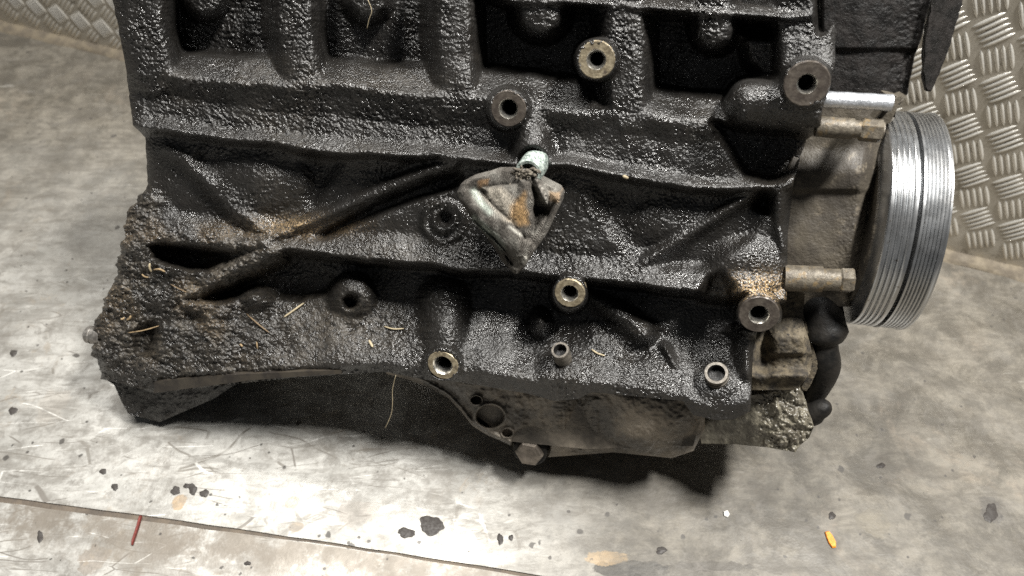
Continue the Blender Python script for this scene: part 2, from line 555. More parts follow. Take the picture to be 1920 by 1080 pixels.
# --- right panels
H = pocket(H, X, Y, [(1118, 345), (1240, 362), (1430, 372), (1385, 388), (1232, 484), (1190, 480), (1150, 430), (1125, 390)], -10, 18)
H = bump(H, X, Y, 1260, 420, 90, 50, 5)
H = pocket(H, X, Y, [(1415, 366), (1486, 356), (1476, 440), (1462, 440), (1445, 402), (1410, 392)], -20, 6)
H = pocket(H, X, Y, [(1395, 385), (1440, 400), (1410, 440), (1330, 500), (1240, 498), (1300, 448)], -11, 9)
H = rib(H, X, Y, [(1412, 362, -3), (1340, 408, -3), (1270, 452, -2), (1205, 496, 1)], 12)
H = bump(H, X, Y, 1400, 500, 85, 62, 11)
H = rib(H, X, Y, [(1484, 340, 2), (1462, 352, 2), (1458, 420, -4), (1470, 470, 0)], 12)
H = pocket(H, X, Y, [(1310, 560), (1330, 520), (1352, 512), (1372, 540), (1368, 566)], -8, 10)
# centre spine and port boss
H = rib(H, X, Y, [(985, 215, 2), (995, 260, 8), (1000, 300, 10)], 26)
H = bump(H, X, Y, 1000, 300, 52, 46, 7)
H = pocket(H, X, Y, [(1000 + 30 * math.cos(a * .4), 308 + 30 * math.sin(a * .4)) for a in range(16)], 4, 4)
# soft round boss beside the cloth
d = np.hypot(X - 832, (Y - 416) * 1.05)
H = np.where(d < 46, H * sstep(36, 46, d) + (1 - sstep(36, 46, d)) * (2 - 5.0 * np.exp(-((d - 29) / 7) ** 2)), H)
d = np.hypot(X - 834, Y - 410)
H = np.where(d < 24, H * sstep(9, 18, d) + (1 - sstep(9, 18, d)) * -9, H)
# --- lower left: slot, diagonal rib, black recess
H = pocket(H, X, Y, [(284, 462), (330, 462), (400, 472), (478, 484), (440, 498), (400, 506), (350, 502), (300, 486)], -22, 6)
H = pocket(H, X, Y, [(352, 562), (440, 520), (500, 486), (560, 480), (640, 520), (620, 546), (560, 560), (470, 546), (420, 562)], -24, 8)
H = rib(H, X, Y, [(515, 470, 8), (470, 490, 7), (420, 515, 7), (345, 552, 7)], 15)
H = bump(H, X, Y, 484, 556, 34, 26, 14)
H = pocket(H, X, Y, [(262, 612), (290, 606), (292, 640), (278, 668), (256, 662), (254, 632)], -3, 9)
H = pocket(H, X, Y, [(340, 588), (378, 582), (382, 604), (352, 610)], 2, 8)
# --- skirt
d = np.hypot(X - 660, Y - 558)
H = np.where(d < 44, np.maximum(H, -14 + 14 * np.sqrt(np.clip(1 - (d / 44) ** 2, 0, 1))), H)
for hx, hy, r, dp in ((657, 566, 11, -16), (657, 609, 13, -4)):
    d = np.hypot(X - hx, Y - hy)
    H = np.where(d < r + 5, H * sstep(r - 3, r + 4, d) + (1 - sstep(r - 3, r + 4, d)) * dp, H)
H = rib(H, X, Y, [(832, 572, -2), (832, 620, 9), (832, 690, 18)], 30)
H = bump(H, X, Y, 1013, 606, 22, 30, 26)
H = rib(H, X, Y, [(1110, 560, -16), (1160, 590, -6), (1205, 628, 2)], 16)
H = pocket(H, X, Y, [(1160, 620), (1188, 640), (1220, 660), (1200, 672), (1172, 660)], -9, 12)
H = pocket(H, X, Y, [(1240, 645), (1252, 650), (1272, 690), (1276, 715), (1262, 690)], 4, 6)
H = rib(H, X, Y, [(1405, 615, 2), (1400, 660, 6), (1402, 700, 10)], 14)
H = bump(H, X, Y, 1050, 690, 50, 36, 5)
H = bump(H, X, Y, 1345, 715, 48, 40, 6)
H = blur(blur(H, 4), 3)
# flat seats and bores for the machined faces
BOSS = [  # x, y, radius px, hole px, height, kind
    (953, 204, 34, 15, 7.0, 'disc_dark', 1.25), (1118, 112, 35, 13, 8.0, 'disc_tan', 1.45), (1513, 157, 42, 15, 20.0, 'disc_dark', 1.25),
    (1068, 550, 29, 13, 13.0, 'disc_tan', 1.3), (1423, 590, 37, 15, 15.0, 'disc_dark', 1.25), (830, 685, 30, 15, 20.0, 'disc_tan', 1.3)]
for bx, by, br, bh, hh, _, _ in BOSS:
    d = np.hypot(X - bx, Y - by)
    m = 1 - sstep(br + 2, br + 12, d)
    H = H * (1 - m) + (hh - 1.0 - 0.12 * np.clip(d - br, 0, None)) * m
    m = 1 - sstep(br * 0.75, br * 0.86, d)
    H = H * (1 - m) + (hh - 24) * m
STUD = [(1050, 656, 1058, 690, 17.5, 14), (1343, 699, 1347, 716, 23, 9)]

# --- grime relief
left = sstep(640, 420, X) * sstep(395, 450, Y)
left = np.maximum(left, sstep(330, 260, X) * sstep(350, 390, Y))
ang = 0.5
Xr = X * math.cos(ang) + Y * math.sin(ang); Yr = -X * math.sin(ang) + Y * math.cos(ang)
calm = sstep(1180, 1300, X) * sstep(330, 420, Y) * 0.55
wr = np.abs(fbm(Xr * 0.45, Yr, 9, 31, 3, 0.6))
band = np.clip(sstep(130, 175, Y) * sstep(265, 225, Y) * sstep(1000, 700, X) + 0.8 * sstep(110, 40, Y) + 0.75 * np.exp(-(((X - 500) / 110) ** 2 + ((Y - 350) / 50) ** 2)) + 0.4 * np.exp(-(((X - 1120) / 90) ** 2 + ((Y - 400) / 90) ** 2)), 0, 1)
patch = sstep(-0.25, 0.1, fbm(X, Y, 120, 71, 2))
H = H + (1 - left) * (1 - calm) * ((0.28 - wr) * 1.5 * (0.12 + 0.88 * patch * band) + 1.0 * vnoise(X, Y, 3.7, 41) * (0.30 + 1.15 * sstep(-0.3, 0.3, fbm(X, Y, 60, 47, 3))) + 0.35 * vnoise(X, Y, 9, 48) + 2.0 * fbm(X, Y, 50, 43, 2))
wet = sstep(150, 60, Y) * (1 - left)
H = H + wet * 1.1 * (0.25 - np.abs(fbm(X * 0.6, Y * 1.3, 13, 91, 2)))
H = H + left * (4.6 * fbm(X, Y * 1.3, 42, 51, 4, 0.6) + 2.2 * np.abs(fbm(X, Y * 1.4, 15, 61, 4, 0.7)) + 1.1 * vnoise(X, Y, 4.0, 77))
plate = sstep(660, 700, Y + (X - 290) * 0.05) * sstep(290, 310, X) * sstep(600, 480, X)
edge = np.minimum.reduce([X - cL(Y), 400 + 0 * X])
H = H - 5 * np.exp(-np.clip(X - cL(Y), 0, None) / 9.0) - 3 * np.exp(-np.clip(cR(Y) - X, 0, None) / 6.0)
dust = np.clip(left * (0.28 + 0.75 * sstep(-0.15, 0.3, fbm(X, Y, 55, 93, 3))) + 0.22 * sstep(0.1, 0.4, fbm(X, Y, 140, 15, 3)) + 0.75 * np.exp(-(((X - 640) / 110) ** 2 + ((Y - 610) / 60) ** 2))
               + 0.3 * np.exp(-(((X - 740) / 130) ** 2 + ((Y - 155) / 28) ** 2)) + 0.4 * np.exp(-(((X - 760) / 120) ** 2 + ((Y - 470) / 28) ** 2)), 0, 1)
dust = np.where(Y < 100, dust * 0.25, dust)
tanm = 1.0 * np.exp(-(((X - 1425) / 52) ** 2 + ((Y - 540) / 26) ** 2)) + 0.55 * np.exp(-(((X - 560) / 90) ** 2 + ((Y - 425) / 18) ** 2)) + 0.15 * left * sstep(0, 0.3, fbm(X, Y, 60, 19, 2))
casting = grid_obj('casting', M['cast'], engine, X, Y, H, 70, {'dust': dust, 'tan': np.clip(tanm, 0, 1)})
HG = (X, Y, H)


def hat(x, y):
    i = np.argmin((X - x) ** 2 + (Y - y) ** 2)
    return float(H.ravel()[i])


# machined bolt faces
MM = 0.001
def pxm(x, y, h):  # metres per photo pixel at a point
    return float(np.dot(np.array(P(x, y, h)) - C, FW)) / FPX


for bx, by, br, bh, hh, mk, ch in BOSS:
    k = pxm(bx, by, hh)
    o = P(bx, by, hh)
    R, r = br * k, bh * k
    prof = [(R * 0.985, -9 * MM), (R, -0.6 * MM), (R - 0.5 * MM, 0)]
    n = 9
    for q in range(n):
        rr = R - 0.8 * MM - (R - 0.8 * MM - r * ch - 0.2 * MM) * (q + 0.5) / n
        prof.append((rr, -0.07 * MM * (q % 2)))
    prof.append((r * ch, 0))
    b = lathe('bolt_boss', o, VN, prof, M[mk], engine, 56, 40, wob=0.006)
    hc = lathe('chamfer', o, VN, [(r * ch, 0), (r * ch - 0.2 * MM, -0.3 * MM), (r, -2.2 * MM), (r, -4 * MM)], M['bright'], b, 40, 40)
    pr = [(r, -4 * MM)]
    for q in range(7):
        pr += [(r * 0.94, -(4.4 + q) * MM), (r, -(4.9 + q) * MM)]
    pr += [(r * 0.9, -22 * MM), (0, -23 * MM)]
    lathe('bolt_hole', o, VN, pr, M['bore'], b, 32)

# threaded sleeves on the skirt
for tx, ty, bx, by, r, ln in STUD:
    k = pxm(tx, ty, 18)
    h0 = hat(bx, by)
    p0 = P(bx, by, h0 - 2); p1 = P(tx, ty, h0 + 2)
    ax = ((p1 - p0).normalized() + VV * 0.5 + VN * 0.75).normalized()
    R = r * k
    prof = [(R, -16 * MM)]
    if r < 20:
        for q in range(6):
            prof += [(R * 0.93, (-11.2 + q * 1.7) * MM), (R * 1.02, (-10.4 + q * 1.7) * MM)]
    else:
        prof += [(R, -5 * MM), (R * 0.9, -4.6 * MM), (R * 0.9, -3.2 * MM), (R, -2.8 * MM)]
    prof += [(R, -0.7 * MM), (R * 0.95, 0), (R * 0.72, 0)]
    s = lathe('threaded_sleeve', p1, ax, prof, M['dark_steel'], engine, 40, 35)
    lathe('sleeve_bore', p1, ax, [(R * 0.72, 0), (R * 0.66, -1 * MM), (R * 0.66, -6 * MM), (0, -6.5 * MM)], M['bore'], s, 32)

# threaded drain nipple in the middle
def m_nipple():
    s = NT('verdigris_thread')
    col = s.mix(s.ramp(s.noise(500, 3), 0.4, 0.6), (0.40, 0.45, 0.41), (0.13, 0.16, 0.145))
    return s.fin(col, 0.5, 0.3, s.bump(s.noise(900, 3), 0.0004))


M['nipple'] = m_nipple()
p1 = P(991, 324, 24)
ax = (VN - VV * 0.12 - VU * 0.05).normalized()
R = 26 * pxm(995, 312, 16)
prof = [(R, -26 * MM)]
for q in range(7):
    prof += [(R * 0.84, (-15.4 + q * 2.2) * MM), (R, (-14.3 + q * 2.2) * MM)]
prof += [(R * 0.9, 0), (R * 0.7, 0), (R * 0.68, -8 * MM), (0, -8 * MM)]
lathe('nipple', p1, ax, prof, M['nipple'], engine, 44, 30)

# dowel pin at the flywheel end
k = pxm(165, 632, 5)
lathe('dowel_pin', P(196, 631, 4), -VU, [(17 * k, 0), (17 * k, 8.2 * MM), (15.5 * k, 8.4 * MM), (15.5 * k, 9.2 * MM), (17 * k, 9.6 * MM), (16.5 * k, 13 * MM), (13 * k, 14.5 * MM), (0, 14.8 * MM)], M['steel'], engine, 40)

# flywheel housing foot at lower left
fx, fy = span_grid(curve([(690, 192), (712, 196), (722, 214), (750, 226), (775, 240), (800, 262)]), curve([(690, 450), (800, 440)]),
                   lambda x: np.full(np.shape(x), 690.0), curve([(190, 716), (216, 742), (228, 764), (245, 778), (300, 791), (330, 778), (400, 748), (430, 728), (455, 712)]), 150, 60)
fh = -2 + 3 * fbm(fx, fy, 40, 8, 4, 0.6) + 1.2 * np.abs(fbm(fx, fy, 9, 9, 2)) - 10 * sstep(330, 420, fx) + 5 * sstep(300, 230, fx)
grid_obj('housing_foot', M['cast'], engine, fx, fy, fh, 60, {'dust': 0.25 + 0 * fx, 'tan': 0 * fx})
# thin gearbox plate along the lower left edge
def m_plate():
    return m_matte('oily_plate', (0.05, 0.042, 0.032), (0.025, 0.021, 0.018), 0.45, 90, 300, 0.0002)
bm = bmesh.new()
top = [(290, 716), (380, 706), (470, 701), (560, 697), (640, 694)]
bot = [(288, 737), (380, 725), (470, 713), (560, 706), (640, 701)]
ff = [[bm.verts.new(P(x, y, 17.5 - 3 * (i > 3))) for i, (x, y) in enumerate(q)] for q in (top, bot)]
bb = [[bm.verts.new(v.co - VN * 0.004) for v in r] for r in ff]
for i in range(4):
    bm.faces.new((ff[0][i], ff[1][i], ff[1][i + 1], ff[0][i + 1]))
    bm.faces.new((bb[0][i], bb[0][i + 1], bb[1][i + 1], bb[1][i]))
    bm.faces.new((ff[1][i], bb[1][i], bb[1][i + 1], ff[1][i + 1]))
    bm.faces.new((ff[0][i], ff[0][i + 1], bb[0][i + 1], bb[0][i]))
for i in (0, 4):
    bm.faces.new((ff[0][i], bb[0][i], bb[1][i], ff[1][i]))
from_bm('gearbox_plate', bm, m_plate(), engine, False)

# ------------------------------------------------------------------ oil pan
pB = curve([(720, 700), (760, 710), (800, 724), (840, 746), (865, 772), (885, 798), (910, 814), (955, 834), (985, 850), (1030, 857), (1100, 852), (1150, 848), (1200, 853), (1260, 859), (1300, 846), (1316, 815), (1330, 790)])
pT = curve([(720, 680), (860, 690), (990, 715), (1060, 722), (1280, 735), (1330, 760)])
ox, oy = span_grid(lambda y: np.full(np.shape(y), 724.0), lambda y: np.full(np.shape(y), 1322.0), pT, pB, 330, 110)
tt = (oy - pT(ox)) / np.maximum(pB(ox) - pT(ox), 1)
oh = -4 - 12 * tt ** 2 + 7 * np.sin(np.clip((ox - 1130) / 180, 0, 1) * math.pi) * np.sin(np.clip(tt, 0, 1) * math.pi) - 6 * np.exp(-((ox - 1310) / 22) ** 2) + 2.6 * fbm(ox, oy, 34, 3, 4, 0.55) + 0.7 * vnoise(ox, oy, 5, 6) + 2.2 * np.abs(fbm(ox * 1.8, oy * 0.5, 24, 66, 2)) * sstep(1180, 1080, ox)
oh += (1.0 * np.abs(fbm(ox * 0.35, oy, 7, 2, 3)) * 2 * np.exp(-((ox - 1090) / 45) ** 2) - 7 * np.exp(-((ox - 1085) / 20) ** 2) + 4 * sstep(1110, 1150, ox))
oh += 4 * np.exp(-((oy - pB(ox) + 6) / 6) ** 2) * sstep(1040, 960, ox) - 8 * sstep(960, 1000, ox) * tt
for hx, hy, rx, ry, dp in ((919, 781, 23, 19, 26), (893, 750, 9, 7, 8), (951, 812, 9, 7, 5)):
    d = np.hypot((ox - hx) / rx, (oy - hy) / ry)
    oh -= dp * sstep(1.15, 0.85, d)
    oh += 2.5 * np.exp(-((d - 1.25) / 0.18) ** 2)
d = np.hypot(ox - 995, oy - 836)
oh = np.where(d < 40, oh - 16 * sstep(38, 32, d), oh)
pan = grid_obj('oil_pan', M['pan'], engine, ox, oy, oh, 90)
# the lower body of the pan, reaching back to the floor
bm = bmesh.new()
outl = [(880, 770), (960, 828), (1100, 842), (1300, 836), (1318, 770), (1100, 735), (900, 735)]
fr = [bm.verts.new(P(x, y, -14)) for x, y in outl]
bk = [bm.verts.new(P(x, y, -14) - VN * 0.135) for x, y in outl]
bm.faces.new(fr); bm.faces.new(bk[::-1])
for i in range(len(outl)):
    j = (i + 1) % len(outl)
    bm.faces.new((fr[i], bk[i], bk[j], fr[j]))
from_bm('pan_sump', bm, M['pan'], engine, False)
# drain plug: flange and hexagon
k = pxm(995, 838, -14)
dc = P(995, 842, -20)
bm = bmesh.new()
lathe_bm(bm, dc, VN, [(33 * k, -8 * MM), (33 * k, 2 * MM), (30 * k, 3.2 * MM), (22 * k, 3.4 * MM)], 40)
dp = from_bm('drain_plug', bm, M['rubber'], engine, True, 35)
bm = bmesh.new()
lathe_bm(bm, dc, VN, [(27 * k, 2 * MM), (27 * k, 6 * MM), (24 * k, 7.5 * MM), (16 * k, 7.8 * MM), (0, 7.2 * MM)], 6, ref=VU)
from_bm('hex_head', bm, M['pan_clean'], dp, False)

# ------------------------------------------------------------------ timing end
def relief(name, mat, lf, rf, tf, bf, nx, ny, hfun, depth, attrs=None):
    gx, gy = span_grid(lf, rf, tf, bf, nx, ny)
    return grid_obj(name, mat, engine, gx, gy, hfun(gx, gy), depth, attrs)


K = lambda v: (lambda q: np.full(np.shape(q), float(v)))
def hh(x, y):
    h = -24 + 8 * sstep(0, 1, (y - 268) / 60) - 2.5 * sstep(352, 366, y) + 4 * sstep(366, 470, y)
    h = h - 16 * sstep(1598, 1640, x - (430 - y) * 0.12) - 10 * sstep(500, 560, y)
    return h + 0.8 * fbm(x, y, 40, 23, 3, 0.5) + 0.8 * np.abs(fbm(x, y, 6, 29, 2)) * sstep(1560, 1620, x + (y - 400) * 0.3)
relief('seal_housing', M['cover'], curve([(190, 1530), (260, 1500), (340, 1470), (440, 1460), (600, 1455)]), curve([(190, 1668), (300, 1652), (450, 1632), (600, 1590)]), K(196), K(575), 130, 240, hh, 60)
# pale strip, upper stud with nut, lower stud with nut
k = pxm(1600, 190, 0)
bm = bmesh.new()
pa, pb = P(1540, 186, 4), P(1672, 193, 4)
pts = [pa.lerp(pb, i / 10) for i in range(11)]
tube_bm(bm, pts, [15 * k * (1 + 0.03 * math.sin(i * 2.1)) for i in range(11)], 24)
from_bm('metal_strip', bm, M['strip'], engine, True, 50)
def stud(x0, y0, x1, y1, h, secs, nut):
    p0, p1 = P(x0, y0, h), P(x1, y1, h)
    L = (p1 - p0).length; k = pxm((x0 + x1) / 2, y0, h)
    prof = []
    for r, a, b in secs:
        prof += [(r * k, a * L), (r * k, b * L)]
    prof = [(0, prof[0][1])] + prof + [(0, prof[-1][1])]
    s = lathe('stud', p0, p1 - p0, prof, M['stud'], engine, 28)
    r, a, b = nut
    bm = bmesh.new()
    lathe_bm(bm, p0, p1 - p0, [(0, a * L), (r * k * 0.9, a * L), (r * k, a * L + 1 * MM), (r * k, b * L - 1 * MM), (r * k * 0.9, b * L), (0, b * L)], 6)
    from_bm('nut', bm, M['stud'], s, False)
stud(1530, 236, 1655, 246, 4, [(20, 0, 0.55), (17, 0.55, 1)], (22, 0.66, 0.98))
stud(1470, 521, 1600, 526, -4, [(25, 0, 0.55), (21, 0.55, 0.80)], (24, 0.80, 1.0))
# pulley
UAX = VU
pc = P(1607, 410, -64)
R = 0.0655
prof = [(0.020, -1 * MM), (0.030, -3 * MM), (0.050, -3 * MM), (0.0565, -2 * MM), (R - 4.5 * MM, -0.9 * MM), (R - 1.2 * MM, 0.0), (R - 0.2 * MM, 0.6 * MM), (R, 1.0 * MM)]
z = 1.2
for q in range(4):
    prof += [(R, (z + 1.1) * MM), (R - 0.3 * MM, (z + 1.4) * MM), (R - 1.3 * MM, (z + 1.9) * MM), (R - 0.3 * MM, (z + 2.4) * MM), (R, (z + 2.8) * MM)]
    z += 2.8
prof += [(R + 0.3 * MM, (z + 0.6) * MM), (R + 0.2 * MM, (z + 2.0) * MM), (R - 5 * MM, (z + 2.3) * MM), (R - 6 * MM, (z + 3.6) * MM), (R - 1.0 * MM, (z + 4.0) * MM), (R + 0.4 * MM, (z + 4.2) * MM), (R + 0.4 * MM, (z + 5.4) * MM)]
z += 5.5
for q in range(6):
    prof += [(R - 1.3 * MM, (z + 0.6) * MM), (R - 0.1 * MM, (z + 1.15) * MM), (R, (z + 1.88) * MM)]
    z += 1.9
prof += [(R + 0.5 * MM, (z + 0.6) * MM), (R + 0.3 * MM, (z + 1.6) * MM), (R - 1.5 * MM, (z + 2.2) * MM), (0.05, (z + 1.5) * MM), (0.02, (z - 3) * MM)]
def m_pulley():
    s = NT('turned_pulley_metal')
    col = s.mix(s.ramp(s.noise(40, 4, 0.6), 0.35, 0.7), (0.56, 0.57, 0.58), (0.45, 0.45, 0.45))
    col = s.mix(s.ramp(s.noise(300, 3, 0.7), 0.66, 0.74), col, (0.2, 0.17, 0.14))
    return s.fin(col, s.ramp(s.noise(90, 3), 0.3, 0.7, 0.24, 0.34), 0.95)
M['pulley'] = m_pulley()
pul = lathe('pulley', pc, UAX, prof, M['pulley'], engine, 160, 40)
lathe('pulley_hub', pc, UAX, [(0, -4 * MM), (0.031, -4 * MM), (0.0545, -3.4 * MM), (0.0548, -1 * MM), (0.03, 6 * MM), (0.0, 20 * MM)], M['cover'], pul, 60)

# black plastic belt cover and its broken tongue
def slab(name, pts, hf, thick, mat, parent, jag=0.0, bev=0.0012):
    bm = bmesh.new()
    q = []
    for i in range(len(pts)):
        (ax_, ay_), (bx_, by_) = pts[i], pts[(i + 1) % len(pts)]
        n = max(1, int(math.hypot(bx_ - ax_, by_ - ay_) / 9)) if jag else 1
        for s in range(n):
            x, y = ax_ + (bx_ - ax_) * s / n, ay_ + (by_ - ay_) * s / n
            q.append((x + random.uniform(-jag, jag), y + random.uniform(-jag, jag)))
    fr = [bm.verts.new(P(x, y, hf(x, y))) for x, y in q]
    bk = [bm.verts.new(v.co - VN * thick) for v in fr]
    bm.faces.new(fr); bm.faces.new(bk[::-1])
    for i in range(len(q)):
        j = (i + 1) % len(q)
        bm.faces.new((fr[i], bk[i], bk[j], fr[j]))
    if bev:
        bmesh.ops.bevel(bm, geom=[e for e in bm.edges if all(v in fr for v in e.verts)], offset=bev, segments=2, affect='EDGES')
    return from_bm(name, bm, mat, parent, True, 35)


def chf(x, y):
    h = -20 - 9 * sstep(1600, 1720, x) - 2.5 * sstep(88, 98, y)
    return h + 0.8 * fbm(x, y, 40, 101, 3) + 0.35 * fbm(x, y, 6, 103, 2) * (0.4 + sstep(1640, 1690, x)) + 3 * np.exp(-((x - cRc(y)) / 5) ** 2)
cRc = curve([(-80, 1756), (0, 1745), (30, 1737), (70, 1728), (110, 1714), (150, 1706), (175, 1702), (186, 1694)])
cover = relief('belt_cover', M['plastic'], K(1545), lambda y: cRc(y) + 2.0 * fbm(np.zeros_like(y), y, 14, 7, 2), K(-80), curve([(1545, 178), (1665, 182), (1690, 190), (1704, 184)]), 120, 180, chf, 12)
tongue = slab('cover_tongue', [(1764, -70), (1822, -70), (1806, 0), (1788, 62), (1770, 118), (1752, 158), (1746, 172), (1738, 172), (1733, 150), (1734, 105), (1738, 62), (1748, 0)],
              lambda x, y: -30 - 0.25 * (x - 1740), 0.006, M['plastic'], engine, 1.3, 0.0008)
slab('cover_clip', [(1664, 178), (1690, 184), (1700, 180), (1690, 196), (1676, 206), (1680, 222), (1660, 240), (1644, 226), (1660, 206)], lambda x, y: 2, 0.016, M['cover'], engine, 1.0)

# coolant flange, hose and grease at the lower right
def bh_(x, y):
    h = -16 + 10 * sstep(590, 640, y) - 3 * sstep(660, 672, y) * sstep(704, 690, y) * sstep(1435, 1450, x) + 6 * np.exp(-((y - 705) / 12) ** 2)
    h -= 9 * np.exp(-(((x - 1432) / 14) ** 2 + ((y - 655) / 45) ** 4))
    h -= 6 * sstep(1505, 1524, x)
    return h + 0.9 * fbm(x, y, 30, 33, 3, 0.5) + 0.5 * vnoise(x, y, 5, 34)
relief('coolant_flange', M['dusty'], curve([(540, 1470), (600, 1440), (650, 1398), (740, 1394)]), curve([(540, 1510), (600, 1505), (640, 1518), (670, 1524), (700, 1520), (724, 1500), (740, 1480)]), K(545), K(732), 90, 130, bh_, 40)
bm = bmesh.new()
hp = spline([P(1520, 520, -46), P(1532, 575, -34), P(1540, 615, -28), P(1545, 632, -26), P(1543, 660, -26), P(1545, 690, -28), P(1532, 725, -32), P(1516, 748, -36)], 40)
k = pxm(1540, 640, -25)
rr = [(44 if i < 16 else 44 - (i - 16) * 5 if i < 19 else 27 + 3 * math.sin(i * 0.3)) * k for i in range(41)]
tube_bm(bm, hp, rr, 28)
from_bm('hose', bm, M['rubber'], engine, True, 60)
slab('bracket_arm', [(1478, 548), (1494, 548), (1536, 690), (1512, 735), (1500, 735), (1518, 690)], lambda x, y: -17, 0.012, M['dusty'], engine, 0.8)
def ch_(x, y):
    h = -34 + 22 * sstep(1300, 1480, x) + 5 * sstep(740, 800, y)
    g = sstep(1400, 1450, x)
    return h + g * (4 * np.abs(fbm(x, y, 18, 55, 4, 0.6)) + 5 * fbm(x, y, 40, 57, 3) + 1.2 * vnoise(x, y, 5, 59)) + 0.8 * fbm(x, y, 20, 58, 3)
relief('pan_end', M['sludge'], curve([(715, 1300), (775, 1304), (820, 1312), (850, 1318)]), curve([(700, 1496), (728, 1500), (755, 1510), (782, 1518), (800, 1526), (820, 1518), (835, 1500), (850, 1490)]), curve([(1300, 745), (1400, 742), (1450, 735), (1480, 722), (1500, 718), (1530, 740)]),
       curve([(1300, 832), (1380, 833), (1440, 839), (1490, 848), (1530, 845)]), 150, 90, ch_, 60)
bm = bmesh.new()
tube_bm(bm, spline([P(1512, 788, -30), P(1522, 778, -22), P(1540, 766, -20), P(1556, 762, -22)], 12), [x * k for x in (6, 12, 17, 20, 22, 22, 20, 19, 19, 18, 16, 12, 5)], 18)
from_bm('hose_spigot', bm, M['rubber'], engine, True, 60)

# ------------------------------------------------------------------ floor and tread plate wall
W0, W1 = FL(0, 45), FL(1920, 511)
WD = (W1 - W0).normalized()
WN = Vector((0, 0, 1)).cross(WD)           # away from the camera
if WN.y < 0: WN = -WN
WN = WN.normalized()
S0, S1 = FL(0, 930), FL(1000, 1075)
SD = (S1 - S0).normalized()
SN = Vector((-SD.y, SD.x, 0))


